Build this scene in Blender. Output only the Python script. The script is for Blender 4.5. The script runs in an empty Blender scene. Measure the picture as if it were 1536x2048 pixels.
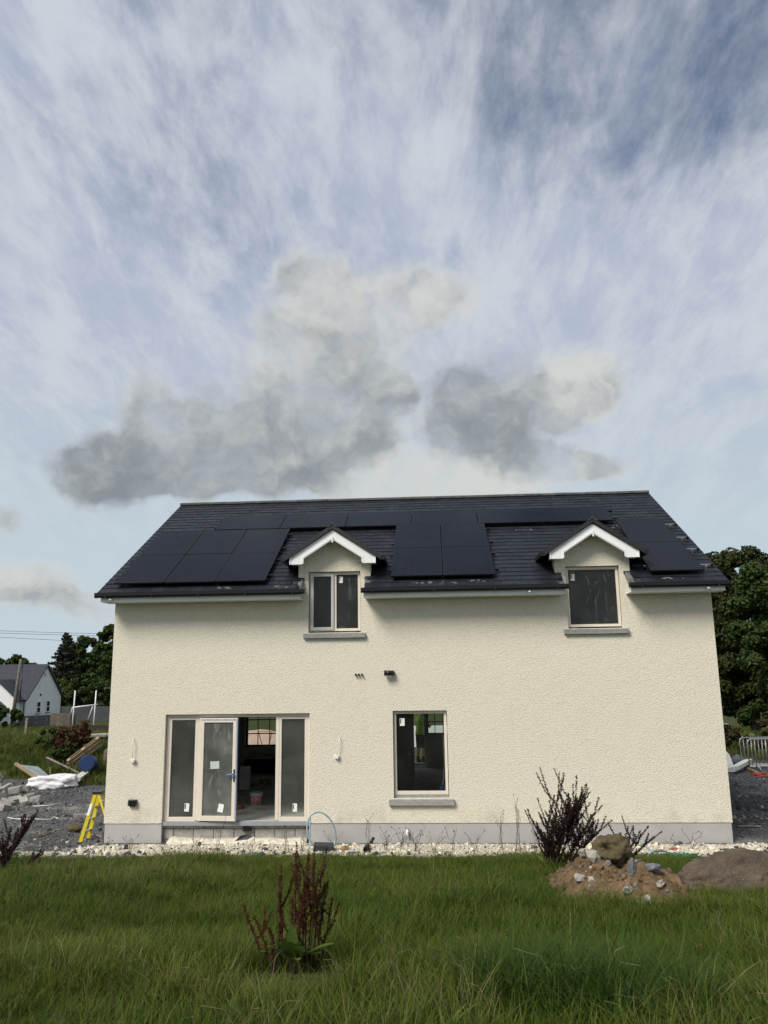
import bpy, bmesh, math, random
import numpy as np
from mathutils import Vector, Matrix, Euler, noise as mnoise
random.seed(7)
RNG = np.random.default_rng(11)
sc = bpy.context.scene
COL = sc.collection
R = math.radians

# ------------------------------------------------------------------ camera
F_PX, PIT, ROL, YAW = 1587.37, 0.19884, -0.01353, -0.06258
CAM = np.array([7.311, -17.808, 3.150])
_cp, _sp, _cy, _sy = math.cos(PIT), math.sin(PIT), math.cos(YAW), math.sin(YAW)
FW = np.array([_sy*_cp, _cy*_cp, _sp]); _rt = np.array([_cy, -_sy, 0.0]); _up = np.cross(_rt, FW)
RT = _rt*math.cos(ROL) + _up*math.sin(ROL); UP = -_rt*math.sin(ROL) + _up*math.cos(ROL)
cam_d = bpy.data.cameras.new('camera'); cam = bpy.data.objects.new('camera', cam_d); COL.objects.link(cam)
cam_d.sensor_fit = 'VERTICAL'; cam_d.sensor_height = 36.0; cam_d.lens = F_PX/2048*36.0
cam_d.clip_start = 0.1; cam_d.clip_end = 3000
cam.matrix_world = Matrix(((RT[0], UP[0], -FW[0], CAM[0]), (RT[1], UP[1], -FW[1], CAM[1]), (RT[2], UP[2], -FW[2], CAM[2]), (0, 0, 0, 1)))
sc.camera = cam

def ray(px, py): return FW + RT*(px-768)/F_PX - UP*(py-1024)/F_PX
def at_y(px, py, Y):
    d = ray(px, py); return CAM + d*((Y-CAM[1])/d[1])
def azel(px, py):
    d = ray(px, py); d = d/np.linalg.norm(d); return math.atan2(d[0], d[1]), math.asin(d[2])

# ------------------------------------------------------------------ light
SUN_EL, SUN_AZ = R(46), R(180+38)
sun_d = bpy.data.lights.new('sun', 'SUN'); sun = bpy.data.objects.new('sun', sun_d); COL.objects.link(sun)
sun_d.energy = 2.5; sun_d.angle = R(24); sun_d.color = (1.0, 0.95, 0.86)
_S = Vector((math.sin(SUN_AZ)*math.cos(SUN_EL), math.cos(SUN_AZ)*math.cos(SUN_EL), math.sin(SUN_EL)))
sun.rotation_euler = (-_S).to_track_quat('-Z', 'Y').to_euler(); sun.location = _S*60
sc.view_settings.view_transform = 'Standard'; sc.view_settings.look = 'None'
sc.view_settings.exposure = 0.70; sc.view_settings.gamma = 1.0; sc.view_settings.use_curve_mapping = False
sc.cycles.max_bounces = 6; sc.cycles.transparent_max_bounces = 12; sc.cycles.diffuse_bounces = 3
sc.cycles.use_denoising = True

# ------------------------------------------------------------------ node helper
class NT:
    def __init__(s, tree): s.t = tree
    def n(s, typ, ins=None, **kw):
        nd = s.t.nodes.new(typ)
        for k, v in kw.items(): setattr(nd, k, v)
        if ins:
            for k, v in ins.items():
                sk = nd.inputs[k]
                if isinstance(v, bpy.types.NodeSocket): s.t.links.new(v, sk)
                elif isinstance(v, bpy.types.Node): s.t.links.new(v.outputs[0], sk)
                else: sk.default_value = v
        return nd
    def m(s, op, a, b=None, c=None, clamp=False):
        ins = {0: a}
        if b is not None: ins[1] = b
        if c is not None: ins[2] = c
        nd = s.n('ShaderNodeMath', ins, operation=op); nd.use_clamp = clamp
        return nd.outputs[0]
    def ss(s, x, lo, hi, a=0.0, b=1.0):
        nd = s.n('ShaderNodeMapRange', {0: x, 1: lo, 2: hi, 3: a, 4: b}, interpolation_type='SMOOTHSTEP')
        return nd.outputs[0]
    def mix(s, f, a, b):
        nd = s.n('ShaderNodeMix', data_type='RGBA')
        for k, v in ((0, f), (6, a), (7, b)):
            if isinstance(v, bpy.types.NodeSocket): s.t.links.new(v, nd.inputs[k])
            else: nd.inputs[k].default_value = v if k == 0 else (*v[:3], 1)
        return nd.outputs[2]
    def noise(s, vec, scale, detail=4, rough=.55, dist=0.0, col=False):
        nd = s.n('ShaderNodeTexNoise', {'Scale': scale, 'Detail': detail, 'Roughness': rough, 'Distortion': dist})
        if vec is not None: s.t.links.new(vec, nd.inputs['Vector'])
        return nd.outputs['Color' if col else 'Fac']

# ------------------------------------------------------------------ sky
world = bpy.data.worlds.new('World'); sc.world = world; world.use_nodes = True
world.cycles.sampling_method = 'MANUAL'; world.cycles.sample_map_resolution = 256
wt = world.node_tree; wt.nodes.clear(); N = NT(wt)
tc = N.n('ShaderNodeTexCoord').outputs['Generated']
sep = N.n('ShaderNodeSeparateXYZ', {0: tc})
zc = N.m('MAXIMUM', sep.outputs[2], 0.0)
az = N.m('ARCTAN2', sep.outputs[0], sep.outputs[1]); el = N.m('ARCSINE', sep.outputs[2])
uv = N.n('ShaderNodeCombineXYZ', {0: az, 1: el}).outputs[0]
sky = N.n('ShaderNodeTexSky', sky_type='NISHITA')
sky.sun_disc = False; sky.sun_elevation = SUN_EL; sky.sun_rotation = SUN_AZ
sky.air_density = 1.0; sky.dust_density = .5; sky.ozone_density = 3.0
bg_sky = N.n('ShaderNodeBackground', {0: sky.outputs[0], 1: 0.05})
# thin high cloud: mottled and streaked noise on a plane overhead
iz = N.m('DIVIDE', 1.0, N.m('ADD', zc, 0.30))
pl = N.n('ShaderNodeVectorMath', {0: tc, 'Scale': iz}, operation='SCALE').outputs[0]
mp = N.n('ShaderNodeMapping', {0: pl, 1: (3.1, 1.7, 0), 2: (0, 0, R(-24)), 3: (1.45, 1.0, 1.0)}).outputs[0]
c1 = N.noise(mp, 1.9, 7, .62)
mp2 = N.n('ShaderNodeMapping', {0: pl, 1: (1.1, .3, 0), 2: (0, 0, R(38)), 3: (2.0, .8, 1.0)}).outputs[0]
c2 = N.noise(mp2, 5.5, 7, .66, .25)
lowf = N.noise(pl, .9, 1, .5)
veil = N.m('ADD', N.m('MULTIPLY', c1, 1.7), N.m('MULTIPLY', c2, .70))
veil = N.m('ADD', veil, N.m('MULTIPLY', lowf, .35))
elv = N.ss(el, R(19), R(46), 0.50, 0.06)
azv = N.m('MULTIPLY', N.ss(az, R(-6), R(20)), N.ss(el, R(22), R(36), 0, -.36))
veil = N.m('ADD', N.m('ADD', veil, elv), azv)
va = N.ss(veil, .92, 1.70, 0.08, 0.98)
vcol = N.mix(N.ss(c2, .34, .66), (.275, .31, .385), (.37, .395, .435))
vcol = N.mix(N.ss(el, R(3), R(26), 1, 0), vcol, (.335, .395, .43))
bg_veil = N.n('ShaderNodeBackground', {0: vcol, 1: 1.0})
mix1 = N.n('ShaderNodeMixShader', {0: va, 1: bg_sky.outputs[0], 2: bg_veil.outputs[0]})
# low cumulus: soft bodies with billowing, noise-eaten edges
BL = [(150, 950, 75, 45, .16), (235, 935, 130, 70, .12), (335, 905, 150, 95, .17), (410, 840, 100, 95, .34), (290, 800, 55, 60, .50),
      (420, 965, 140, 45, .24), (560, 900, 120, 95, .27), (640, 810, 165, 100, .33), (570, 705, 120, 80, .58), (640, 610, 115, 90, .62),
      (625, 535, 75, 45, .58), (770, 600, 130, 62, .80), (885, 605, 100, 50, .66), (730, 700, 150, 75, .46), (705, 870, 110, 75, .24),
      (655, 945, 75, 50, .26), (765, 790, 65, 60, .36), (900, 810, 85, 80, .22), (1000, 770, 120, 75, .26), (950, 880, 115, 70, .14),
      (1050, 860, 120, 70, .24), (1135, 790, 85, 55, .74), (1150, 720, 60, 50, .92), (1205, 765, 55, 50, .62), (1090, 925, 125, 42, .36),
      (1190, 925, 75, 24, .40), (850, 960, 180, 58, 1.0), (1000, 985, 130, 45, .88), (700, 985, 70, 40, .86), (60, 1150, 120, 40, .60), (120, 1205, 200, 34, .56), (0, 1040, 30, 30, .40)]
wn = N.noise(uv, 8.0, 4, .62, 0, col=True)
uvw = N.n('ShaderNodeVectorMath', {0: wn, 1: (.085, .07, 0), 2: uv}, operation='MULTIPLY_ADD').outputs[0]
sa = None; sw = None; sb = None
for (bx_, by_, rx_, ry_, b_) in BL:
    a0, e0 = azel(bx_, by_); a0 += .0425; e0 += .035
    ix, iy = F_PX/rx_*.78, F_PX/ry_*.78
    q = N.n('ShaderNodeVectorMath', {0: uvw, 1: (ix, iy, 0), 2: (-a0*ix, -e0*iy, 0)}, operation='MULTIPLY_ADD').outputs[0]
    w_ = N.m('SUBTRACT', 1.0, N.n('ShaderNodeVectorMath', {0: q, 1: q}, operation='DOT_PRODUCT').outputs['Value'], clamp=True)
    w2 = N.m('MULTIPLY', w_, w_)
    sa = w_ if sa is None else N.m('ADD', sa, w_)
    sw = N.m('ADD', w2, .0001) if sw is None else N.m('ADD', sw, w2)
    sb = N.m('MULTIPLY', w2, b_) if sb is None else N.m('MULTIPLY_ADD', w2, b_, sb)
acc = N.m('SUBTRACT', N.m('MULTIPLY', N.m('MINIMUM', sa, 1.1), 1.5), .92)
# the same kind of cloud goes on all round, outside the view
away = N.ss(N.m('ABSOLUTE', N.m('ADD', az, -YAW)), R(34), R(46))
gen = N.m('MULTIPLY_ADD', N.noise(uv, 2.6, 3, .55), 3.4, -1.75)
gen = N.m('MULTIPLY', N.m('MULTIPLY', gen, away), N.ss(el, R(8), R(40), 1, .25))
dens = N.m('MAXIMUM', acc, N.m('SUBTRACT', gen, N.m('SUBTRACT', 1.0, away)))
fb = N.noise(uvw, 12.0, 6, .60, .0)
uvs = N.n('ShaderNodeVectorMath', {0: uvw, 1: (-.012, .017, 0)}, operation='ADD').outputs[0]
rim = N.m('SUBTRACT', fb, N.noise(uvs, 12.0, 4, .60, .0))
dd = N.m('ADD', dens, N.m('MULTIPLY_ADD', fb, 3.4, -1.68))
ca = N.ss(dd, -.62, 1.10, 0, .95)
bri = N.m('DIVIDE', N.m('ADD', sb, .00006), sw)
bri = N.m('ADD', bri, N.m('MULTIPLY_ADD', rim, 1.7, .02))
bri = N.m('ADD', bri, N.ss(dd, -.2, 1.0, .28, 0.0))
ccol = N.mix(N.ss(bri, .0, 1.05), (.145, .163, .178), (.40, .405, .395))
bg_c = N.n('ShaderNodeBackground', {0: ccol, 1: 1.0})
mix2 = N.n('ShaderNodeMixShader', {0: ca, 1: mix1.outputs[0], 2: bg_c.outputs[0]})
N.n('ShaderNodeOutputWorld', {0: mix2.outputs[0]})

# ------------------------------------------------------------------ mesh helpers
def sstep(a, b, x):
    t = np.clip((x-a)/(b-a), 0, 1); return t*t*(3-2*t)
_perm = np.random.default_rng(5).random((256, 256))
def vnoise(x, y, s):
    x = np.asarray(x, float)/s + 37.3; y = np.asarray(y, float)/s + 91.7
    xi = np.floor(x).astype(int); yi = np.floor(y).astype(int); fx = x-xi; fy = y-yi
    fx = fx*fx*(3-2*fx); fy = fy*fy*(3-2*fy); g = lambda a, b: _perm[a % 256, b % 256]
    return (g(xi, yi)*(1-fx)+g(xi+1, yi)*fx)*(1-fy)+(g(xi, yi+1)*(1-fx)+g(xi+1, yi+1)*fx)*fy - .5
W, BASE = 13.34, -0.40
def terrain(x, y):
    x = np.asarray(x, float); y = np.asarray(y, float)
    z = BASE + 1.98*np.clip((-1.45-y)/16.35, 0, 1.9)
    z = z - .17*sstep(-.05, -1.0, x)*sstep(-1.6, .5, y)
    z = z + .80*sstep(10.5, 17.5, y)*sstep(-2.0, -5.0, x)
    z = z + .40*sstep(11, 17, y)*sstep(14.0, 17, x)
    z = z - 1.25*sstep(19, 45, y) - .95*sstep(40, 92, y) + 3.0*sstep(120, 420, y)
    inside = ((x > -.15) & (x < W+.15) & (y > -.1) & (y < 10.3))
    nz = .05*vnoise(x, y, 1.7) + .03*vnoise(x, y, .5) + .16*vnoise(x, y, 6.0)*sstep(0, 6, np.abs(y-4.5)-4.5) + .5*vnoise(x, y, 24)*sstep(20, 40, y)
    return z + np.where(inside, 0, nz)
def tz(x, y): return float(terrain(x, y))
def hit(px, py):
    d = ray(px, py); t = 3.0; st = .25
    for _ in range(4000):
        p = CAM + d*t
        if p[2] < tz(p[0], p[1]):
            lo, hi = t-st, t
            for _ in range(24):
                m = (lo+hi)/2; p = CAM + d*m
                if p[2] < tz(p[0], p[1]): hi = m
                else: lo = m
            return CAM + d*hi
        t += st; st = .25 if t < 60 else 1.0
    return CAM + d*t
def at_d(px, py, dist):
    d = ray(px, py); return CAM + d*(dist/math.hypot(d[0], d[1]))
def gd(px, dist):
    d = ray(px, 1345); h = math.hypot(d[0], d[1]); x, y = CAM[0]+d[0]/h*dist, CAM[1]+d[1]/h*dist
    return np.array([x, y, tz(x, y)])

class MB:
    def __init__(s): s.v = []; s.f = []; s.sm = []
    def add(s, vs, fs, smooth=False):
        o = len(s.v); s.v += [tuple(map(float, p)) for p in vs]
        s.f += [tuple(i+o for i in f) for f in fs]; s.sm += [smooth]*len(fs); return s
    def box(s, a, b, rot=None, piv=None):
        (x0, y0, z0), (x1, y1, z1) = a, b
        vs = [Vector(p) for p in ((x0,y0,z0),(x1,y0,z0),(x1,y1,z0),(x0,y1,z0),(x0,y0,z1),(x1,y0,z1),(x1,y1,z1),(x0,y1,z1))]
        if rot is not None:
            m = Euler(rot).to_matrix(); c = Vector(piv) if piv is not None else Vector(((x0+x1)/2, (y0+y1)/2, (z0+z1)/2))
            vs = [m @ (p-c)+c for p in vs]
        return s.add(vs, [(3,2,1,0),(4,5,6,7),(0,1,5,4),(1,2,6,5),(2,3,7,6),(3,0,4,7)])
    def bar(s, p, q, w, h, up=(0,0,1)):
        p, q = Vector(p), Vector(q); d = (q-p).normalized(); u = Vector(up)
        a = d.cross(u)
        if a.length < 1e-4: a = d.cross(Vector((0,1,0)))
        a.normalize(); b = a.cross(d).normalized(); vs = []
        for e in (p, q):
            for i, j in ((-1,-1),(1,-1),(1,1),(-1,1)): vs.append(e+a*(i*w/2)+b*(j*h/2))
        return s.add(vs, [(3,2,1,0),(4,5,6,7),(0,1,5,4),(1,2,6,5),(2,3,7,6),(3,0,4,7)])
    def tube(s, pts, r, n=8, cap=True, smooth=True):
        pts = [Vector(p) for p in pts]; rs = r if isinstance(r, (list, tuple)) else [r]*len(pts)
        vs = []; ref = None
        for i, p in enumerate(pts):
            d = (pts[min(i+1, len(pts)-1)]-pts[max(i-1, 0)])
            d = d.normalized() if d.length > 1e-7 else Vector((0,0,1))
            if ref is None: ref = d.orthogonal().normalized()
            a = (ref - d*ref.dot(d)); a = a.normalized() if a.length > 1e-5 else d.orthogonal().normalized(); ref = a
            b = d.cross(a)
            for k in range(n):
                t = 2*math.pi*k/n; vs.append(p+(a*math.cos(t)+b*math.sin(t))*rs[i])
        fs = [(i*n+k, i*n+(k+1) % n, (i+1)*n+(k+1) % n, (i+1)*n+k) for i in range(len(pts)-1) for k in range(n)]
        if cap: fs += [tuple(range(n-1, -1, -1)), tuple((len(pts)-1)*n+k for k in range(n))]
        return s.add(vs, fs, smooth)
    def lathe(s, prof, c=(0,0,0), n=20, smooth=True):
        vs = [(c[0]+r*math.cos(2*math.pi*k/n), c[1]+r*math.sin(2*math.pi*k/n), c[2]+z) for r, z in prof for k in range(n)]
        fs = [(i*n+k, i*n+(k+1) % n, (i+1)*n+(k+1) % n, (i+1)*n+k) for i in range(len(prof)-1) for k in range(n)]
        if prof[0][0] > 1e-4: fs.append(tuple(range(n-1, -1, -1)))
        if prof[-1][0] > 1e-4: fs.append(tuple((len(prof)-1)*n+k for k in range(n)))
        return s.add(vs, fs, smooth)
    def prism(s, poly, axis, a, b):
        # poly in the plane across axis; extruded from a to b
        def P(u, v, w): return {'x': (w, u, v), 'y': (u, w, v), 'z': (u, v, w)}[axis]
        n = len(poly); vs = [P(u, v, a) for u, v in poly]+[P(u, v, b) for u, v in poly]
        fs = [tuple(range(n)), tuple(range(2*n-1, n-1, -1))]+[(i, i+n, (i+1) % n+n, (i+1) % n) for i in range(n)]
        return s.add(vs, fs)
    def mesh(s, name, mat=None, shift=None, fixn=True):
        me = bpy.data.meshes.new(name)
        v = s.v if shift is None else [(x-shift[0], y-shift[1], z-shift[2]) for x, y, z in s.v]
        me.from_pydata(v, [], s.f)
        me.polygons.foreach_set('use_smooth', s.sm)
        if fixn:
            bm = bmesh.new(); bm.from_mesh(me); bmesh.ops.recalc_face_normals(bm, faces=bm.faces); bm.to_mesh(me); bm.free()
        if mat: me.materials.append(mat)
        return me
    def build(s, name, mat, parent=None, world=True, bevel=0):
        sh = rootloc(parent) if (parent is not None and world) else None
        me = s.mesh(name, mat, sh)
        return link(name, me, parent, bevel=bevel)
def rootloc(o):
    l = Vector((0,0,0))
    while o is not None: l = l+Vector(o.location); o = o.parent
    return l
def link(name, me, parent=None, loc=None, rot=None, bevel=0):
    o = bpy.data.objects.new(name, me); COL.objects.link(o)
    if parent is not None: o.parent = parent
    if loc is not None: o.location = loc
    if rot is not None: o.rotation_euler = rot
    if bevel:
        b = o.modifiers.new('bevel', 'BEVEL'); b.width = bevel; b.segments = 2; b.limit_method = 'ANGLE'; b.angle_limit = R(40)
    return o
def tag(o, label=None, cat=None, group=None, kind=None):
    if label: o['label'] = label
    if cat: o['category'] = cat
    if group: o['group'] = group
    if kind: o['kind'] = kind
    return o
def thing(name, label, cat, loc=(0,0,0), rot=(0,0,0), group=None):
    o = bpy.data.objects.new(name, None); COL.objects.link(o); o.location = loc; o.rotation_euler = rot
    o.empty_display_size = .1
    return tag(o, label, cat, group)
def npmesh(name, v, f, mat, smooth=False):
    me = bpy.data.meshes.new(name); v = np.asarray(v, np.float32); f = np.asarray(f, np.int32)
    me.vertices.add(len(v)); me.vertices.foreach_set('co', v.ravel())
    k = f.shape[1]; me.loops.add(f.size); me.loops.foreach_set('vertex_index', f.ravel())
    me.polygons.add(len(f)); me.polygons.foreach_set('loop_start', np.arange(0, f.size, k, dtype=np.int32))
    me.polygons.foreach_set('use_smooth', np.full(len(f), smooth)); me.update(calc_edges=True)
    if mat: me.materials.append(mat)
    return me

# ------------------------------------------------------------------ materials
MATS = {}
def mat(name, col, rough=.8, var=.12, vs=6.0, bump=0.0, bs=40.0, metal=0.0, spec=.4, col2=None, obj=False, stain=0.0):
    if name in MATS: return MATS[name]
    m = bpy.data.materials.new(name); m.use_nodes = True; t = m.node_tree; t.nodes.clear(); n = NT(t)
    g = n.n('ShaderNodeNewGeometry'); pos = g.outputs['Position']
    if obj: pos = n.n('ShaderNodeTexCoord').outputs['Object']
    f = n.noise(pos, vs, 5, .6)
    c2 = col2 or tuple(c*(1-2.2*var) for c in col)
    rnd = n.m('ADD', n.n('ShaderNodeObjectInfo').outputs['Random'], g.outputs['Random Per Island'])
    rr = n.m('MULTIPLY_ADD', n.m('FRACT', n.m('MULTIPLY', rnd, 3.77)), var*1.2, 1-var*.6)
    c = n.mix(n.ss(f, .30, .72), col, c2)
    if stain:
        s2 = n.noise(pos, vs*.23, 6, .7); c = n.mix(n.ss(s2, .5, .8, 0, stain), c, tuple(x*.45 for x in col))
    c = n.n('ShaderNodeVectorMath', {0: c, 'Scale': rr}, operation='SCALE').outputs[0]
    p = n.n('ShaderNodeBsdfPrincipled', {'Base Color': c, 'Roughness': rough, 'Metallic': metal, 'Specular IOR Level': spec})
    if bump:
        h = n.noise(pos, bs, 4, .6)
        b = n.n('ShaderNodeBump', {'Strength': min(1, bump*40), 'Distance': bump, 'Height': h})
        t.links.new(b.outputs[0], p.inputs['Normal'])
    n.n('ShaderNodeOutputMaterial', {0: p.outputs[0]})
    MATS[name] = m; return m
def leafmat(name, cols, rough=.55, trans=.25, hue=True, ramp=None):
    m = bpy.data.materials.new(name); m.use_nodes = True; t = m.node_tree; t.nodes.clear(); n = NT(t)
    g = n.n('ShaderNodeNewGeometry')
    rnd = n.m('FRACT', n.m('ADD', n.n('ShaderNodeObjectInfo').outputs['Random'], g.outputs['Random Per Island']))
    big = n.noise(g.outputs['Position'], .55, 2, .5)
    f = n.m('ADD', n.m('MULTIPLY', rnd, .75), n.m('MULTIPLY_ADD', big, .9, -.33))
    r = n.n('ShaderNodeValToRGB', {0: f}); e = r.color_ramp.elements
    e[0].position = 0; e[0].color = (*cols[0], 1); e[1].position = 1; e[1].color = (*cols[-1], 1)
    for i, c in enumerate(cols[1:-1]):
        q = e.new((i+1)/(len(cols)-1)); q.color = (*c, 1)
    p = n.n('ShaderNodeBsdfPrincipled', {'Base Color': r.outputs[0], 'Roughness': rough, 'Specular IOR Level': .12})
    tr = n.n('ShaderNodeBsdfTranslucent', {0: r.outputs[0]})
    mx = n.n('ShaderNodeMixShader', {0: trans, 1: p.outputs[0], 2: tr.outputs[0]})
    n.n('ShaderNodeOutputMaterial', {0: mx.outputs[0]}); MATS[name] = m; return m
def render_mat(name, c1, c2):
    m = bpy.data.materials.new(name); m.use_nodes = True; t = m.node_tree; t.nodes.clear(); n = NT(t)
    pos = n.n('ShaderNodeNewGeometry').outputs['Position']
    a = n.noise(pos, 60, 3, .6, .3); big = n.noise(pos, .55, 4, .6); mid = n.noise(pos, 3.5, 4, .6)
    vor = n.n('ShaderNodeTexVoronoi', {'Vector': pos, 'Scale': 52.0, 'Randomness': 1.0}, feature='SMOOTH_F1').outputs['Distance']
    h = n.m('ADD', n.m('MULTIPLY', a, 1.0), n.m('MULTIPLY', vor, -1.1))
    c = n.mix(n.ss(h, -.25, .35), tuple(x*.90 for x in c2), c1)
    c = n.mix(n.ss(big, .35, .7, 0, .5), c, c2); c = n.mix(n.ss(mid, .55, .8, 0, .3), c, tuple(x*.9 for x in c2)); sz = n.n('ShaderNodeSeparateXYZ', {0: pos}).outputs[2]
    spl = n.m('MULTIPLY', n.ss(sz, 0.0, .55, 1, 0), n.ss(n.noise(pos, 2.2, 6, .7), .42, .68)); c = n.mix(n.m('MULTIPLY', spl, .45), c, tuple(x*.55 for x in c2))
    mpz = n.n('ShaderNodeMapping', {0: pos, 3: (3.2, 3.2, .22)}).outputs[0]; c = n.mix(n.ss(n.noise(mpz, 1.6, 5, .65), .56, .78, 0, .20), c, tuple(x*.72 for x in c2))
    p = n.n('ShaderNodeBsdfPrincipled', {'Base Color': c, 'Roughness': .9, 'Specular IOR Level': .2})
    b = n.n('ShaderNodeBump', {'Strength': 1.0, 'Distance': .0095, 'Height': h}); t.links.new(b.outputs[0], p.inputs['Normal'])
    n.n('ShaderNodeOutputMaterial', {0: p.outputs[0]}); MATS[name] = m; return m
def glass_mat(name, dust_sheen=.05, tint=(.80, .84, .82), film=0.0):
    m = bpy.data.materials.new(name); m.use_nodes = True; t = m.node_tree; t.nodes.clear(); n = NT(t)
    pos = n.n('ShaderNodeNewGeometry').outputs['Position']
    tr = n.n('ShaderNodeBsdfTransparent', {0: (*tint, 1)})
    gl = n.n('ShaderNodeBsdfGlossy', {0: (1, 1, 1, 1), 1: .015})
    fr = n.n('ShaderNodeFresnel', {0: 1.27}).outputs[0]
    mx = n.n('ShaderNodeMixShader', {0: fr, 1: tr.outputs[0], 2: gl.outputs[0]})
    df = n.n('ShaderNodeBsdfDiffuse', {0: (.62, .62, .58, 1)})
    d1 = n.noise(pos, 1.1, 4, .6); spl = n.noise(pos, 34, 2, .5); spl2 = n.noise(pos, 3.0, 2, .5)
    spots = n.m('MULTIPLY', n.ss(spl, .70, .74), n.ss(spl2, .5, .6))
    k = n.m('ADD', n.ss(d1, .3, .75, dust_sheen*.55, dust_sheen*1.6), n.m('MULTIPLY', spots, .55))  # diffuse coat: dust, plus painted-in reflection sheen where set higher
    if film:
        mp = n.n('ShaderNodeMapping', {0: pos, 2: (0, R(32), 0), 3: (7, 1, 1.5)}).outputs[0]
        st = n.noise(mp, 1.3, 5, .7, 1.2); k = n.m('ADD', k, n.ss(st, .52, .74, 0, film))
    mx2 = n.n('ShaderNodeMixShader', {0: k, 1: mx.outputs[0], 2: df.outputs[0]})
    n.n('ShaderNodeOutputMaterial', {0: mx2.outputs[0]}); MATS[name] = m; return m

CREAM = render_mat('cream_roughcast', (.80, .75, .625), (.73, .68, .56))
PLINTH = mat('smooth_plinth', (.43, .42, .41), .85, .06, 2.0, .002, 60, stain=.25)
BLOCKM = mat('concrete_block', (.36, .345, .32), .95, .16, 8, .006, 90, stain=.6)
SILL = mat('precast_sill', (.33, .325, .315), .85, .14, 14, .002, 120, stain=.35)
FRAME = mat('cream_frame', (.72, .655, .565), .45, .03, 5)
FRAMEG = mat('film_frame', (.50, .50, .50), .5, .04, 5)
WHITE = mat('white_pvc', (.82, .83, .83), .4, .03, 4)
BLACKP = mat('black_pvc', (.012, .012, .014), .35, .1, 8)
SLATE = mat('slate', (.020, .0225, .030), .5, .36, 3.0, .0015, 60, col2=(.012, .0135, .019), stain=.2, spec=.26)
RIDGE = mat('ridge_concrete', (.075, .08, .075), .8, .2, 6, .002, 50)
DECK = mat('roof_deck', (.03, .03, .033), .8)
PLASTER = mat('raw_plaster', (.44, .425, .39), .9, .12, 1.2, .001, 30, stain=.3)
FLOORM = mat('screed', (.60, .58, .54), .85, .14, 1.5, .001, 40, stain=.4)
PAPER = mat('paper', (.80, .80, .78), .7, .02)
PRINT = mat('print_black', (.02, .02, .02), .7, .0)
GLASS = glass_mat('window_glass', .012, (.87, .90, .885)); GLASSU = glass_mat('smudged_glass', .02, (.87, .90, .885), film=.10); GLASSD = glass_mat('dust_sheen_glass', .065, (.87, .90, .885)); GLASSF = glass_mat('film_glass', .14, (.82, .85, .84), film=.20)  # patio sidelights (GLASSD): grey veil is dust plus painted field and sky reflection
LEAD = mat('lead', (.16, .165, .175), .5, .15, 12, .002, 30)
RAIL_B = mat('rail_black', (.012, .012, .013), .4); RAIL_S = mat('rail_alu', (.55, .56, .57), .35, .05, 8, metal=.9)
PFRAME = mat('panel_frame', (.004, .004, .005), .5)
WOOD = mat('timber', (.40, .30, .19), .85, .2, 9, .002, 60, stain=.3); WOODG = mat('grey_timber', (.26, .225, .18), .9, .2, 9, .002, 60, stain=.4)
STEEL = mat('galvanised', (.42, .43, .44), .45, .12, 10, metal=.7)
STONE = mat('grey_stone', (.30, .285, .26), .95, .2, 7, .01, 22, col2=(.19, .175, .155))
MOSSY = mat('mossy_stone', (.14, .105, .06), .95, .2, 9, .012, 26, col2=(.07, .06, .036), stain=.4)
PALE = mat('pale_stone', (.34, .315, .27), .9, .15, 8, .006, 30)
def panel_glass():
    m = bpy.data.materials.new('panel_glass'); m.use_nodes = True; t = m.node_tree; t.nodes.clear(); n = NT(t)
    oc = n.n('ShaderNodeTexCoord').outputs['Object']; s = n.n('ShaderNodeSeparateXYZ', {0: oc})
    def line(sock, step, w):
        fr = n.m('ABSOLUTE', n.m('SUBTRACT', n.m('FRACT', n.m('DIVIDE', sock, step)), .5)); return n.m('LESS_THAN', fr, w)
    cell = n.m('MAXIMUM', line(s.outputs[0], .182, .018), line(s.outputs[1], .0925, .02))
    bus = line(s.outputs[0], .0182, .05)
    pos = n.n('ShaderNodeNewGeometry').outputs['Position']; d = n.noise(pos, 1.1, 4, .6)
    c = n.mix(cell, (.0085, .010, .0165), (.003, .003, .005)); c = n.mix(n.m('MULTIPLY', bus, .35), c, (.012, .013, .019))
    c = n.mix(n.ss(d, .4, .75, 0, .18), c, (.02, .02, .023))
    p = n.n('ShaderNodeBsdfPrincipled', {'Base Color': c, 'Roughness': n.ss(d, .3, .8, .10, .2), 'IOR': 1.22, 'Specular IOR Level': .22})
    n.n('ShaderNodeOutputMaterial', {0: p.outputs[0]}); return m
PGLASS = panel_glass()

# ------------------------------------------------------------------ ground
def zones(x, y):
    n1 = vnoise(x, y, 1.3)*.9 + vnoise(x, y, .45)*.5; n2 = vnoise(x, y, 3.0)
    front = sstep(-1.30, -1.75, y + n1*.45 - .06*vnoise(x, y, .2))
    lbank = sstep(9.5, 12.0, y + n1*1.6 + .25*(x+5))*(x < 2)
    rbank = sstep(12.0, 14.0, y + n1*1.6)*(x >= 2)
    far = sstep(17, 19, y)
    grass = np.maximum.reduce([front, lbank, rbank, far])
    grass = np.maximum(grass, sstep(-9.5, -12, x+n1*2)*sstep(1, 4, y)); grass = np.maximum(grass, sstep(22, 25, x+n1*2))
    cream = sstep(-1.40, -.95, y + n1*.35)*sstep(.15, -.35, y)*sstep(-2.8, -.7, x+n1*.9)*sstep(W+1.6, W+.2, x+n1*.4)
    brown = np.clip(sstep(.1, .35, n2)*lbank*sstep(20, 15, y) + sstep(.0, .2, n2+.1)*rbank*sstep(22, 15, y)+ sstep(21, 23, y)*sstep(27, 25, y)*.8*(x < 2), 0, 1)
    return grass, cream, brown
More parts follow.
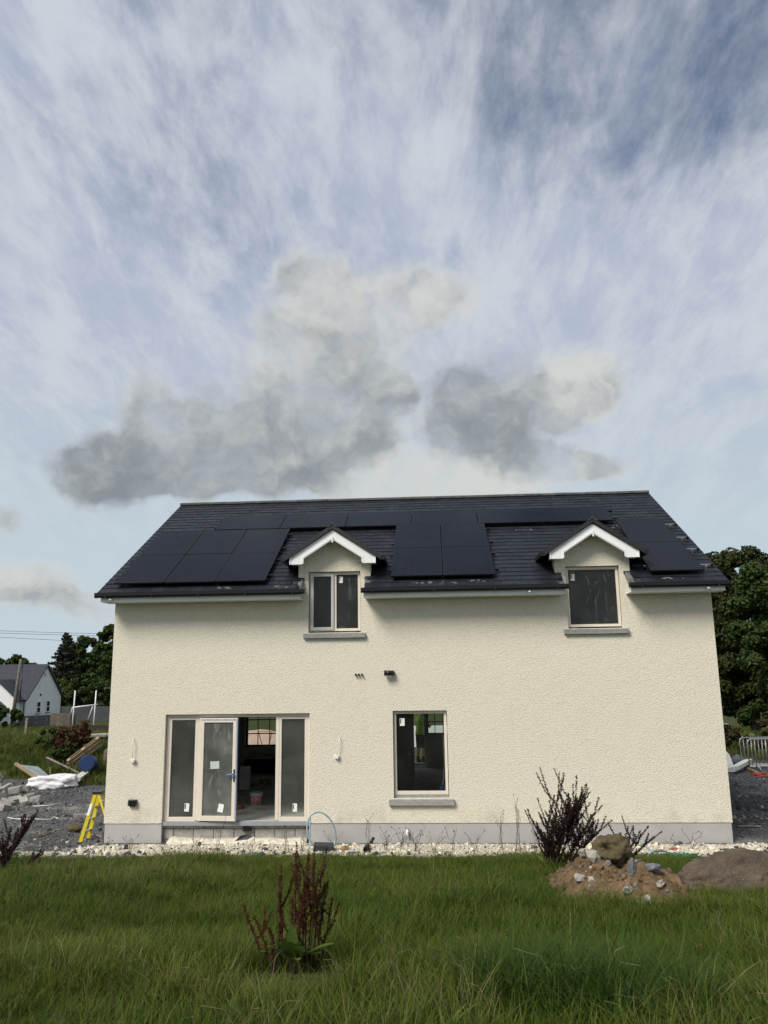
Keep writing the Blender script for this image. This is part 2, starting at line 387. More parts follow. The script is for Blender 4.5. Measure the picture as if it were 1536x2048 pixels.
def make_ground():
    def ax(segs):
        out = []
        for a, b, s in segs: out.append(np.arange(a, b-1e-6, s))
        return np.unique(np.concatenate(out+[np.array([segs[-1][1]])]).round(4))
    xs = ax([(-420, -60, 12), (-60, -14, 1.2), (-14, -1, .12), (-1, 15, .12), (15, 23, .12), (23, 60, 1.2), (60, 420, 12)])
    ys = ax([(-60, -20, 4), (-20, -3, .16), (-3, 1, .08), (1, 14, .16), (14, 34, .35), (34, 100, 1.2), (100, 620, 13)])
    X, Y = np.meshgrid(xs, ys); Z = terrain(X, Y); v = np.stack([X, Y, Z], -1).reshape(-1, 3)
    nx, ny = len(xs), len(ys); i = np.arange(nx*ny).reshape(ny, nx)
    f = np.stack([i[:-1, :-1], i[:-1, 1:], i[1:, 1:], i[1:, :-1]], -1).reshape(-1, 4)
    m = bpy.data.materials.new('ground'); m.use_nodes = True; t = m.node_tree; t.nodes.clear(); n = NT(t)
    me = npmesh('ground', v, f, m, True)
    g, c, b = zones(v[:, 0], v[:, 1]); at = me.color_attributes.new('zone', 'FLOAT_COLOR', 'POINT')
    at.data.foreach_set('color', np.stack([g, c, b, np.ones_like(g)], -1).astype(np.float32).ravel())
    a = n.n('ShaderNodeAttribute', attribute_name='zone'); s = n.n('ShaderNodeSeparateColor', {0: a.outputs['Color']})
    pos = n.n('ShaderNodeNewGeometry').outputs['Position']
    n1 = n.noise(pos, 1.2, 5, .6); n2 = n.noise(pos, 9, 5, .65); n3 = n.noise(pos, 45, 3, .6); n4 = n.noise(pos, .35, 4, .55)
    vo = n.n('ShaderNodeTexVoronoi', {'Vector': pos, 'Scale': 34.0}); vc = n.n('ShaderNodeSeparateColor', {0: vo.outputs['Color']}).outputs[0]
    gr = n.mix(n.ss(vc, .25, .95), (.060, .062, .068), (.26, .26, .26)); gr = n.mix(n.ss(n4, .47, .62, 0, .6), gr, (.06, .06, .063))
    gr = n.mix(n.ss(n1, .52, .68, 0, .65), gr, (.40, .38, .34))
    gs = n.mix(n.ss(n2, .35, .65), (.040, .058, .011), (.075, .085, .022)); gs = n.mix(n.ss(n1, .5, .75), gs, (.088, .115, .025))
    br = n.mix(n.ss(n2, .3, .7), (.070, .045, .025), (.13, .085, .045))
    cr = n.mix(n.ss(n3, .35, .6), (.55, .49, .39), (.84, .79, .66)); cr = n.mix(n.ss(n2, .60, .70, 0, .7), cr, (.34, .31, .27))
    def edge(sk, k=.9): return n.ss(n.m('ADD', sk, n.m('MULTIPLY_ADD', n2, k, -.5*k)), .38, .62)
    col = n.mix(edge(s.outputs[1], 1.1), gr, cr); col = n.mix(edge(s.outputs[0], .6), col, gs); col = n.mix(edge(s.outputs[2], .7), col, br)
    p = n.n('ShaderNodeBsdfPrincipled', {'Base Color': col, 'Roughness': .95, 'Specular IOR Level': .2})
    h = n.m('ADD', n.m('MULTIPLY', vo.outputs['Distance'], -.8), n.m('ADD', n3, n.m('MULTIPLY', n2, 1.5)))
    bp = n.n('ShaderNodeBump', {'Strength': 1.0, 'Distance': .05, 'Height': h}); t.links.new(bp.outputs[0], p.inputs['Normal'])
    n.n('ShaderNodeOutputMaterial', {0: p.outputs[0]})
    tag(link('ground', me), kind='structure')
make_ground()

# ------------------------------------------------------------------ the house
P_, EY, EZ, OV, SL = 0.51595, -0.542, 4.9586, 0.208, 6.446     # roof pitch, eaves line, verge, slope length
CP, SP = math.cos(P_), math.sin(P_)
def roof(x, s, o=0.0): return Vector((x, EY + CP*s - SP*o, EZ + SP*s + CP*o))
RY, RZ = EY + CP*SL, EZ + SP*SL
BACK = 2*RY - 0.0            # rear wall plane mirrors the front
HOUSE = thing('house', 'cream roughcast two-storey house with dark slate roof and two dormers', 'house', (W/2, RY, BASE))
DORM = (5.05, 10.81)
def grid_wall(name, m, us, vs, holes, w0, w1, parent, axis='y'):
    us = sorted(set(us+[h[i] for h in holes for i in (0, 1)])); vs = sorted(set(vs+[h[i] for h in holes for i in (2, 3)]))
    us = [u for u in us if min(us) <= u]; nu, nv = len(us)-1, len(vs)-1
    def solid(i, j):
        if not (0 <= i < nu and 0 <= j < nv): return False
        u, v = (us[i]+us[i+1])/2, (vs[j]+vs[j+1])/2
        return not any(h[0] < u < h[1] and h[2] < v < h[3] for h in holes)
    V = {}; vl = []; fs = []
    def vid(i, j, k):
        if (i, j, k) not in V:
            u, v, w = us[i], vs[j], (w0, w1)[k]; V[(i, j, k)] = len(vl)
            vl.append((u, w, v) if axis == 'y' else (w, u, v))
        return V[(i, j, k)]
    for i in range(nu):
        for j in range(nv):
            if not solid(i, j): continue
            fs.append((vid(i, j, 0), vid(i+1, j, 0), vid(i+1, j+1, 0), vid(i, j+1, 0))); fs.append((vid(i, j+1, 1), vid(i+1, j+1, 1), vid(i+1, j, 1), vid(i, j, 1)))
            if not solid(i-1, j): fs.append((vid(i, j, 0), vid(i, j+1, 0), vid(i, j+1, 1), vid(i, j, 1)))
            if not solid(i+1, j): fs.append((vid(i+1, j, 1), vid(i+1, j+1, 1), vid(i+1, j+1, 0), vid(i+1, j, 0)))
            if not solid(i, j-1): fs.append((vid(i, j, 1), vid(i+1, j, 1), vid(i+1, j, 0), vid(i, j, 0)))
            if not solid(i, j+1): fs.append((vid(i, j+1, 0), vid(i+1, j+1, 0), vid(i+1, j+1, 1), vid(i, j+1, 1)))
    mb = MB(); mb.add(vl, fs); return mb.build(name, m, parent)
PX0, PX1, PZ1 = 1.28, 4.50, 2.285                   # patio opening
LW = (6.325, 7.505, .50, 2.315)                     # lower window
DW = [(c-.59, c+.59, 4.03, 5.40) for c in DORM]
ZT, ZD = 5.19, 5.27
top_cut = [(0, DORM[0]-.68, ZT, ZD), (DORM[0]+.68, DORM[1]-.68, ZT, ZD), (DORM[1]+.68, W, ZT, ZD)]
grid_wall('front_wall', CREAM, [0, W], [0.0, ZD], [(PX0, PX1, -.1+.1, PZ1), LW]+[(a, b, c, ZD) for a, b, c, d in DW]+top_cut, 0.0, .33, HOUSE)
RW = [(.75, 1.95, .72, 2.15), (6.92, 7.75, 1.06, 2.15), (6.05, 6.88, .02, 2.15), (9.5, 10.7, .9, 2.15)]
grid_wall('rear_wall', CREAM, [0, W], [0.0, ZT], RW, BACK-.33, BACK, HOUSE)
for gx0, gx1 in ((0, .33), (W-.33, W)):
    mb = MB(); mb.prism([(.33, 0), (BACK-.33, 0), (BACK-.33, ZT), (BACK-.33, 5.0), (RY, RZ-.25), (.33, 5.0)], 'x', gx0, gx1); mb.build('gable_wall', CREAM, HOUSE)
for a, b, c, d in ((.02, PX0-.004, .015, .33), (PX1+.004, W-.02, .015, .33)):
    mb = MB(); mb.box((a, c, -.75), (b, d, -.003)); pl_ = mb.build('plinth', PLINTH, HOUSE)
for gx0, gx1 in ((.02, .33), (W-.33, W-.02)):
    MB().box((gx0, .332, -.75), (gx1, BACK, -.003)).build('plinth', PLINTH, HOUSE)
MB().box((.332, BACK-.33, -.75), (W-.332, BACK-.02, -.003)).build('plinth', PLINTH, HOUSE)
# exposed foundation blocks under the patio door
fb = MB().box((PX0, .20, -.75), (PX1, .33, -.06)).build('foundation', mat('mortar', (.33, .31, .28), .95, .15, 12, .006, 60), HOUSE)
x = PX0+.012; k = 0
for row, (z0, z1, off) in enumerate(((-.122, -.066, .0), (-.345, -.13, .22), (-.57, -.353, .0))):
    x = PX0+.01-off
    while x < PX1-.03:
        a, b = max(x, PX0+.01), min(x+.432, PX1-.01)
        if b-a > .05 and not (row == 1 and 2.95 < (a+b)/2 < 3.12 and False):
            j = random.uniform(-.008, .012)
            MB().box((a, .125+j, z0), (b, .215, z1)).build('concrete_block', BLOCKM, fb, bevel=.006)
        x += .445
MB().box((3.05, .06, -.17), (3.24, .13, -.10)).build('air_brick', BLACKP, fb)
# torn membrane flap and spilled render at the foot of the doorway
mb = MB(); n_ = 40
pts = [(PX0+.15+i*(PX1-PX0-.2)/n_) for i in range(n_+1)]
vs_, fs_ = [], []
for i, xx in enumerate(pts):
    w = .008*math.sin(i*.9)+.012*math.sin(i*.31+1)
    for (dy, dz) in ((.14, -.30+w), (.05, -.335+w*.7), (-.06, -.375+w*.4), (-.13, -.43)): vs_.append((xx, dy, dz))
for i in range(n_):
    for j in range(3): fs_.append((i*4+j, i*4+j+1, i*4+j+5, i*4+j+4))
mb.add(vs_, fs_, True)
mem = mb.build('membrane', mat('spattered_membrane', (.70, .65, .53), .8, .2, 9, .01, 30, col2=(.40, .36, .30)), HOUSE)
mem.modifiers.new('thick', 'SOLIDIFY').thickness = .012
for (xx, w, zz) in ((3.02, .26, -.34), (3.75, .45, -.36)):
    MB().add([(xx-w/2, -.02, zz-.03), (xx+w/2, .0, zz-.035), (xx+w/2+.08, .1, zz+.1 if w < .3 else zz+.01), (xx-.02, .11, zz+.07 if w < .3 else zz+.02)], [(0, 1, 2, 3)]).build('torn_flap', BLACKP, HOUSE).modifiers.new('thick', 'SOLIDIFY').thickness = .006
# floors, ceiling, partitions
FL = MB().box((.332, .332, -.20), (W-.332, BACK-.332, 0.0)).box((PX0+.005, .16, -.058), (PX1-.005, .331, -.001)).build('floor', FLOORM, HOUSE)
MB().box((.332, .332, 2.50), (W-.332, BACK-.332, 2.78)).build('upper_floor', PLASTER, HOUSE)
MB().box((.332, 5.6, 2.782), (W-.332, 5.75, 5.6)).build('partition_wall', PLASTER, HOUSE)
MB().box((4.95, .332, .002), (5.07, BACK-.334, 2.498)).build('partition_wall', PLASTER, HOUSE)
MB().box((5.072, 5.35, .002), (6.62, 5.47, 2.498)).build('partition_wall', PLASTER, HOUSE)
MB().box((8.6, .332, .002), (8.72, BACK-.334, 2.498)).build('partition_wall', PLASTER, HOUSE)
MB().box((7.9, .332, 2.782), (8.02, 5.598, 5.2)).build('partition_wall', PLASTER, HOUSE)
# chimney breast-like pier seen through the left sidelight
MB().box((.334, 3.6, .002), (.75, 4.6, 2.498)).build('pier', mat('pale_plaster', (.66, .64, .60), .9, .08, 2), HOUSE)

# windows
def sticker(px, pz, y, w, h, tilt, parent, dark=True):
    c = (px, y, pz)
    MB().box((px-w/2, y-.002, pz-h/2), (px+w/2, y, pz+h/2), (0, tilt, 0)).build('sticker', PAPER, parent)
    if dark: MB().box((px-w*.42, y-.0045, pz-h*.18), (px-w*.22, y-.0025, pz+h*.40), (0, tilt, 0), c).build('print', PRINT, parent)
def frame_bars(mb, x0, x1, z0, z1, y0, y1, t, tb=None):
    tb = tb or t
    mb.box((x0, y0, z0), (x0+t, y1, z1)).box((x1-t, y0, z0), (x1, y1, z1)).box((x0+t, y0+.001, z0), (x1-t, y1-.001, z0+tb)).box((x0+t, y0+.001, z1-t), (x1-t, y1-.001, z1)); return mb
def pane(x0, x1, z0, z1, y, parent, m=None): return MB().box((x0, y, z0), (x1, y+.022, z1)).build('pane', m or GLASS, parent)
def sill(x0, x1, z, parent, h=.125):
    mb = MB(); mb.prism([(-.075, z-h), (.18, z-h), (.18, z+.005), (-.075, z-.02)], 'x', x0-.105, x1+.105); return mb.build('sill', SILL, parent, bevel=.006)
def upstand(x0, x1, z, parent): MB().box((x0+.01, .075, z+.004), (x1-.01, .17, z+.055)).build('sub_sill', SILL, parent)
# lower fixed window
x0, x1, z0, z1 = LW
wn_ = frame_bars(MB(), x0+.012, x1-.012, z0+.06, z1-.012, .085, .155, .058, .075).build('window', FRAME, HOUSE, bevel=.004)
pane(x0+.068, x1-.068, z0+.133, z1-.068, .115, wn_); sill(x0, x1, z0, wn_, .14); upstand(x0, x1, z0, wn_)
sticker(x0+.20, z1-.245, .114, .105, .16, 0, wn_)
# dormer windows
a, b, c, d = DW[0]
wl = frame_bars(MB(), a+.012, b-.012, c+.035, d-.012, .085, .155, .055).box((DORM[0]-.02, .0855, c+.09), (DORM[0]+.035, .1545, d-.068)).build('window', FRAME, HOUSE, bevel=.004)
cs = frame_bars(MB(), a+.045, DORM[0]-.022, c+.062, d-.04, .055, .084, .062).build('casement', FRAMEG, wl, bevel=.004)
pane(a+.105, DORM[0]-.082, c+.122, d-.10, .062, wl); pane(DORM[0]+.036, b-.068, c+.091, d-.068, .115, wl, GLASSU)
sticker(DORM[0]+.135, d-.18, .114, .085, .145, .05, wl); sill(a, b, c, wl)
a, b, c, d = DW[1]
wr = frame_bars(MB(), a+.012, b-.012, c+.035, d-.012, .085, .155, .058).build('window', FRAME, HOUSE, bevel=.004)
pane(a+.071, b-.071, c+.094, d-.071, .115, wr, GLASSU); sticker(a+.17, d-.235, .114, .09, .15, .06, wr); sill(a, b, c, wr)
# patio doors
fy0, fy1 = .085, .155
pd = MB(); frame_bars(pd, PX0+.01, PX1-.01, .03, PZ1-.012, fy0, fy1, .06, .001)
for xx in (1.985, 3.74): pd.box((xx, fy0+.002, .045), (xx+.075, fy1-.002, PZ1-.074))
pd = pd.build('patio_door', FRAME, HOUSE, bevel=.004)
MB().box((PX0+.004, .03, -.056), (PX1-.004, .158, .028)).build('threshold', mat('grey_threshold', (.30, .32, .35), .5, .06, 8), pd, bevel=.004)
for (xa, xb) in ((PX0+.072, 1.983), (3.817, PX1-.072)):
    sl = frame_bars(MB(), xa, xb, .031, PZ1-.076, fy0+.006, fy1-.006, .05, .085).build('sidelight_frame', FRAME, pd, bevel=.004)
    pane(xa+.05, xb-.05, .117, PZ1-.127, .115, pd, GLASSD)
sticker(1.79, .31, .114, .105, .17, .06, pd); sticker(4.17, .30, .114, .095, .17, 0, pd)
# left leaf standing ajar, hinged on the left mullion
hx, ly = 2.062, .075
def leafpt(u, w): return (hx+u*math.cos(R(-5))-w*math.sin(R(-5)), ly+u*math.sin(R(-5))+w*math.cos(R(-5)))
def leafbox(mb, u0, u1, w0, w1, zz0, zz1):
    vs = [(*leafpt(u, w), z) for z in (zz0, zz1) for u, w in ((u0, w0), (u1, w0), (u1, w1), (u0, w1))]
    return mb.add(vs, [(3,2,1,0),(4,5,6,7),(0,1,5,4),(1,2,6,5),(2,3,7,6),(3,0,4,7)])
lz0, lz1, lw = .05, PZ1-.085, .865
mb = MB()
for q in ((0, .10, -.065, 0, lz0, lz1), (lw-.10, lw, -.065, 0, lz0, lz1), (.10, lw-.10, -.064, -.001, lz0, lz0+.105), (.10, lw-.10, -.064, -.001, lz1-.095, lz1)): leafbox(mb, *q)
mb.build('door_leaf', FRAME, pd, bevel=.004)
leafbox(MB(), .101, lw-.101, -.042, -.022, lz0+.106, lz1-.096).build('pane', GLASSF, pd)
tape = mat('blue_dash_tape', (.50, .53, .62), .5, .25, 60, col2=(.13, .14, .24))
leafbox(MB(), lw+.0005, lw+.003, -.064, -.002, lz0, lz1).build('protective_tape', tape, pd)
leafbox(MB(), lw-.030, lw-.002, -.0675, -.0655, lz0+.02, lz1-.02).build('protective_tape', tape, pd)
leafbox(MB(), .03, lw-.04, -.0675, -.0655, lz1-.05, lz1-.018).build('protective_tape', tape, pd)
leafbox(MB(), lw-.068, lw-.038, -.072, -.0655, .86, 1.12).build('lock_plate', BLACKP, pd)
hp = leafpt(lw-.053, -.072); hq = leafpt(lw-.053, -.125); he = leafpt(lw-.20, -.125)
MB().tube([(*hp, 1.02), (*hq, 1.02)], .011).tube([(*hq, 1.02), ((hq[0]+he[0])/2, (hq[1]+he[1])/2, 1.018), (*he, 1.005)], [.017, .02, .018]).build('handle', mat('blue_film', (.045, .25, .58), .4, .05), pd)
def leafstick(u, z, w, h, t, m, name):
    vs = []
    for du, dz in ((-w/2, -h/2), (w/2, -h/2), (w/2, h/2), (-w/2, h/2)):
        uu, zz = u+du*math.cos(t)-dz*math.sin(t), z+du*math.sin(t)+dz*math.cos(t); vs.append((*leafpt(uu, -.0445), zz))
    o = MB().add(vs, [(0, 1, 2, 3)]).build(name, m, pd); o.modifiers.new('thick', 'SOLIDIFY').thickness = .0015
leafstick(.36, 1.205, .205, .16, .05, mat('grey_card', (.50, .54, .51), .7, .03), 'sticker')
leafstick(.52, .315, .12, .17, -.2, PAPER, 'sticker')

# ------------------------------------------------------------------ roof
def dormer_cut(x, s, half=.80):
    return any(abs(x-c) < half for c in DORM) and (EY+CP*s) < .62
deckm = MB()
segs = [(-OV, DORM[0]-.82), (DORM[0]+.82, DORM[1]-.82), (DORM[1]+.82, W+OV)]
s_n = (.62-EY)/CP
for xa, xb in segs:
    q = [roof(xa, .02, -.05), roof(xb, .02, -.05), roof(xb, s_n, -.05), roof(xa, s_n, -.05)]; u = [roof(xa, .02, -.004), roof(xb, .02, -.004), roof(xb, s_n, -.004), roof(xa, s_n, -.004)]
    deckm.add(q+u, [(3,2,1,0),(4,5,6,7),(0,1,5,4),(1,2,6,5),(2,3,7,6),(3,0,4,7)])
q = [roof(-OV, s_n, -.05), roof(W+OV, s_n, -.05), roof(W+OV, SL, -.05), roof(-OV, SL, -.05)]; u = [roof(-OV, s_n, -.004), roof(W+OV, s_n, -.004), roof(W+OV, SL, -.004), roof(-OV, SL, -.004)]
deckm.add(q+u, [(3,2,1,0),(4,5,6,7),(0,1,5,4),(1,2,6,5),(2,3,7,6),(3,0,4,7)])
# rear slope, mirrored
def rroof(x, s, o=0.0):
    p = roof(x, s, o); return Vector((p.x, 2*RY-p.y, p.z))
q = [rroof(-OV, 0, -.05), rroof(W+OV, 0, -.05), rroof(W+OV, SL, -.05), rroof(-OV, SL, -.05)]; u = [rroof(-OV, 0, .012), rroof(W+OV, 0, .012), rroof(W+OV, SL, .012), rroof(-OV, SL, .012)]
deckm.add(q+u, [(3,2,1,0),(4,5,6,7),(0,1,5,4),(1,2,6,5),(2,3,7,6),(3,0,4,7)])
ROOF = deckm.build('roof', DECK, HOUSE)
PWD, PHT, GAP = 1.134, 1.722, .02
BLOCKS = []            # (x0, s0, cols, rows, w, h, name)
BLOCKS.append(('left', .107, .2125, 3, 2, PWD, PHT)); BLOCKS.append(('middle', 6.352, .307, 2, 2, PWD, PHT))
BLOCKS.append(('ridge', 1.524, 3.7205, 6, 1, PHT, PWD)); BLOCKS.append(('right', 11.998, .3057, 1, 2, PWD, PHT))
def under_panel(x, s, m=.08):
    for _, bx, bs, c, r, w, h in BLOCKS:
        if bx+m < x < bx+c*(w+GAP)-m and bs+m < s < bs+r*(h+GAP)-m: return True
    return False
GA = .2375; NC = 27; SWD = (W+2*OV)/46
def slate_mesh(w, l=GA+.06):
    mb = MB(); t = .0065
    a0, a1 = .017, .004
    vs = [(-w/2+.004, 0, a0-t), (w/2-.004, 0, a0-t), (w/2-.004, l, a1-t), (-w/2+.004, l, a1-t), (-w/2+.004, 0, a0), (w/2-.004, 0, a0), (w/2-.004, l, a1), (-w/2+.004, l, a1)]
    mb.add(vs, [(3,2,1,0),(4,5,6,7),(0,1,5,4),(1,2,6,5),(2,3,7,6),(3,0,4,7)]); return mb
SM_F = slate_mesh(SWD).mesh('slate', SLATE); SM_H = slate_mesh(SWD/2).mesh('slate', SLATE)
slots = []
for k in range(NC):
    off = (k % 2)*.5; xs_ = []
    if off: xs_ = [(-OV+SWD*.25, 1)]+[(-OV+SWD*(i+1), 0) for i in range(45)]+[(W+OV-SWD*.25, 1)]
    else: xs_ = [(-OV+SWD*(i+.5), 0) for i in range(46)]
    for xx, hf in xs_:
        s = k*GA - (.02 if k == 0 else 0)
        if dormer_cut(xx, s+.1, .84): continue
        slots.append((k, xx, s, hf))
vis = [q for q in slots if not under_panel(q[1], q[2]+.12) and not any(abs(q[1]-c) < .86 and q[0] < 13 for c in DORM)]
vis.sort(key=lambda q: (q[0], q[1])); own = set(vis[:300])
rl = rootloc(ROOF); rest = MB()
base_f, base_h = slate_mesh(SWD), slate_mesh(SWD/2)
for q in slots:
    k, xx, s, hf = q; jit = random.uniform(0, .0025); rz_ = random.uniform(-.004, .004)
    p = roof(xx, s, jit)
    if q in own:
        link('slate', SM_H if hf else SM_F, ROOF, p-rl, (P_, 0, rz_))
    else:
        mm = Euler((P_, 0, rz_)).to_matrix(); src = base_h if hf else base_f
        rest.add([mm @ Vector(v)+p for v in src.v], src.f)
tag(rest.build('slate_field', SLATE, ROOF), kind='stuff')
# ridge tiles
nr = 31; tl = (W+2*OV+.02)/nr; prof = []
for i in range(9):
    t = math.pi*(i/8); prof.append((.125*math.cos(t), .02+.085*math.sin(t)))
rp = [(a, b) for a, b in prof]+[(-a*.0-(.105*math.cos(math.pi*i/8)) if False else .105*math.cos(math.pi*(8-i)/8), .02-.012+.078*math.sin(math.pi*(8-i)/8)) for i in range(9)]
mbt = MB(); mbt.prism([(a, b) for a, b in rp], 'x', 0.0, tl-.006); RM = mbt.mesh('ridge_tile', RIDGE)
for i in range(nr): link('ridge_tile', RM, ROOF, Vector((-OV-.01+i*tl, RY, RZ-.045+random.uniform(0, .006)))-rl, (0, random.uniform(-.004, .004), 0))
# mortar / lichen streaks along the lower slates
for i, (xx, s, w) in enumerate(((7.0, .16, .5), (7.6, .14, .35), (8.35, .2, .45), (12.4, .14, .5), (2.6, .1, .35), (4.0, .12, .4), (9.6, 3.45, .5), (12.0, 3.5, .3), (11.9, .9, .3))):
    for j in range(9):
        mb = MB(); a = xx+random.uniform(-w/2, w/2); b = s+random.uniform(-.06, .05); e = random.uniform(.01, .035)
        pts = [roof(a+e*math.cos(t)*random.uniform(.5, 1.4)*1.8, b+e*math.sin(t)*random.uniform(.4, 1.1), .0245) for t in np.linspace(0, 2*math.pi, 7)[:-1]]
        mb.add(pts, [tuple(range(6))]); mb.build('mortar_splash', mat('mortar_splash', (.17, .18, .17), .9, .2, 30), ROOF)
# eaves: soffit box, fascia, gutter
RUNS = [(-.14, DORM[0]-.70, -.235, DORM[0]-.60), (DORM[0]+.70, DORM[1]-.70, DORM[0]+.66, DORM[1]-.62), (DORM[1]+.70, W+.14, DORM[1]+.66, W+.235)]
for i, (fa, fb_, ga, gb) in enumerate(RUNS):
    mb = MB(); mb.prism([(-.49, 4.758), (-.005, 4.758), (-.005, 4.775), (-.468, 4.775), (-.468, 4.90), (-.49, 4.90)], 'x', fa, fb_)
    fo = mb.build('fascia', WHITE, HOUSE, bevel=.003)
    prof = [(-.615, 4.955), (-.612, 4.885), (-.585, 4.850), (-.520, 4.850), (-.495, 4.885), (-.495, 4.945), (-.503, 4.945), (-.503, 4.888), (-.525, 4.860), (-.58, 4.860), (-.603, 4.89), (-.606, 4.955)]
    gm = MB(); gm.prism(prof, 'x', ga, gb); gt = gm.build('gutter', BLACKP, HOUSE)
    for e in (ga, gb):
        MB().box((e-.006, -.618, 4.847), (e+.006, -.493, 4.957)).build('stop_end', BLACKP, gt)
    nb = max(2, int((gb-ga)/.9))
    for j in range(nb):
        xx = ga+.25+(gb-ga-.5)*j/(nb-1); MB().box((xx-.015, -.622, 4.843), (xx+.015, -.492, 4.962)).build('bracket', BLACKP, gt)
    for xx in ({0: [.10], 1: [9.35], 2: [13.12]}[i]):
        MB().lathe([(.0, .0), (.035, .0), (.04, .02), (.02, .045), (0, .05)], (xx, -.53, 4.79), 12).build('light_dome', WHITE, HOUSE)
# verge strips
for xa in (-OV-.004, W+OV-.016):
    mb = MB(); v0 = [roof(xa, .0, -.055), roof(xa+.02, .0, -.055), roof(xa+.02, SL, -.055), roof(xa, SL, -.055), roof(xa, 0, .004), roof(xa+.02, 0, .004), roof(xa+.02, SL, .004), roof(xa, SL, .004)]
    mb.add(v0, [(3,2,1,0),(4,5,6,7),(0,1,5,4),(1,2,6,5),(2,3,7,6),(3,0,4,7)]).build('verge_strip', BLACKP, HOUSE)
# ------------------------------------------------------------------ dormers
DSLOPE = math.atan2(.71, 1.07)
for di, c in enumerate(DORM):
    a, b, z0, z1 = DW[di]
    mb = MB(); mb.prism([(c-.82, ZD), (a, ZD), (a, z1), (b, z1), (b, ZD), (c+.82, ZD), (c+.82, 5.72), (c, 6.26), (c-.82, 5.72)], 'y', 0.0, .30)
    dm = mb.build('dormer', CREAM, HOUSE)
    for sg in (-1, 1):
        pol = [(0, 6.30), (.965, 5.685), (.965, 5.53), (.67, 5.53), (.67, 5.642), (0, 6.075)]
        MB().prism([(c+sg*u, v) for u, v in pol], 'y', -.345, -.320).build('bargeboard', WHITE, dm, bevel=.003)
        pol = [(.004, 6.095), (.652, 5.676), (.652, 5.548), (.686, 5.548), (.686, 5.70), (.004, 6.135)]
        MB().prism([(c+sg*u, v) for u, v in pol], 'y', -.353, -.3452).build('trim', WHITE, dm)
        MB().box((c+sg*.955-.012, -.362, 5.528), (c+sg*.955+.012, -.3455, 5.70)).build('trim', WHITE, dm)
        # boxed soffit running back to the wall
        pol = [(.03, 6.12), (.80, 5.61), (.80, 5.545), (.95, 5.545), (.95, 5.66), (.03, 6.255)]
        MB().prism([(c+sg*u, v) for u, v in pol], 'y', -.319, -.002).build('soffit', WHITE, dm)
        # roof slope cut to the valley line with the main roof
        def Yr(z): return EY+(z-EZ)/math.tan(P_)
        top = [Vector((c, -.40, 6.42)), Vector((c+sg*1.085, -.40, 5.70)), Vector((c+sg*1.085, Yr(5.70)+.06, 5.70)), Vector((c, Yr(6.42)+.06, 6.42))]
        dn = Vector((-sg*math.sin(DSLOPE)*.085, 0, -math.cos(DSLOPE)*.085)); lo = [p+Vector((0, 0, -.10)) for p in top]
        MB().add(lo+top, [(3,2,1,0),(4,5,6,7),(0,1,5,4),(1,2,6,5),(2,3,7,6),(3,0,4,7)]).build('dormer_roof', mat('dormer_slate', (.022, .022, .024), .55, .15, 6), dm)
        # two slate courses showing at the rake
        gx = c+sg*1.115
        MB().prism([(gx-.05, 5.60), (gx+.05, 5.60), (gx+.06, 5.69), (gx-.06, 5.69)], 'y', -.37, Yr(5.62)+.02).build('dormer_gutter', BLACKP, dm)
        MB().prism([(.301, ZD-.12), (Yr(5.66), 5.66), (.301, 5.66)], 'x', c+sg*.72, c+sg*.815).build('cheek', LEAD, dm)
        MB().prism([(-.30, 5.06), (.0, 5.24), (.62, 5.58), (.62, 5.50), (-.30, 4.99)], 'x', c+sg*.705, c+sg*.835).build('flashing', LEAD, dm)
    mb = MB(); mb.prism([(c-.10, 6.36), (c, 6.45), (c+.10, 6.36), (c+.085, 6.345), (c, 6.425), (c-.085, 6.345)], 'y', -.415, Yr(6.43)); mb.build('ridge_cap', RIDGE, dm)
    MB().box((c-.014, -.375, 6.03), (c+.014, -.354, 6.14)).box((c-.028, -.38, 6.045), (c+.028, -.350, 6.062)).box((c-.02, -.378, 6.008), (c+.02, -.352, 6.03)).build('finial', WHITE, dm)
# ------------------------------------------------------------------ fittings on the front wall
mb = MB(); mb.tube([(6.335, .02, 3.125), (6.335, -.06, 3.125), (6.315, -.10, 3.125), (6.275, -.115, 3.125), (6.17, -.115, 3.125)], .056, 16); mb.build('vent_elbow', BLACKP, HOUSE)
MB().tube([(6.185, -.115, 3.125), (6.16, -.115, 3.125)], .063, 16).build('vent_elbow', BLACKP, HOUSE)
for xx in (5.525, 5.59, 5.66): MB().tube([(xx, .02, 3.10), (xx, -.07, 3.10)], .022, 10).build('conduit', BLACKP, HOUSE)
bm_ = MB().box((.545, -.085, .37), (.725, .0, .50)).build('outdoor_socket', BLACKP, HOUSE, bevel=.012)
for xx in (.59, .635, .68): MB().tube([(xx, -.045, .385), (xx, -.045, .345)], .013, 8).build('cable_gland', BLACKP, bm_)
CBL = mat('white_cable', (.74, .72, .66), .5, .03)
for (xa, za, xb, zb) in ((.585, 1.78, .595, 1.33), (5.17, 1.76, 5.10, 1.38)):
    pts = [(xa, .01, za), (xa, -.05, za-.01), (xa+(xb-xa)*.3, -.085, za-.10), (xa+(xb-xa)*.7, -.07, za-.28), (xb, -.05, zb)]
    cb = MB().tube(pts, .008, 6).build('cable', CBL, HOUSE)
    MB().box((xb-.045, -.075, zb-.05), (xb+.045, -.03, zb+.03), (0, .35, 0)).build('connector', WHITE, cb, bevel=.006)
MB().tube([(6.60, .03, -.14), (6.60, -.04, -.15), (6.60, -.06, -.25)], .032, 10).build('overflow_pipe', WHITE, HOUSE)
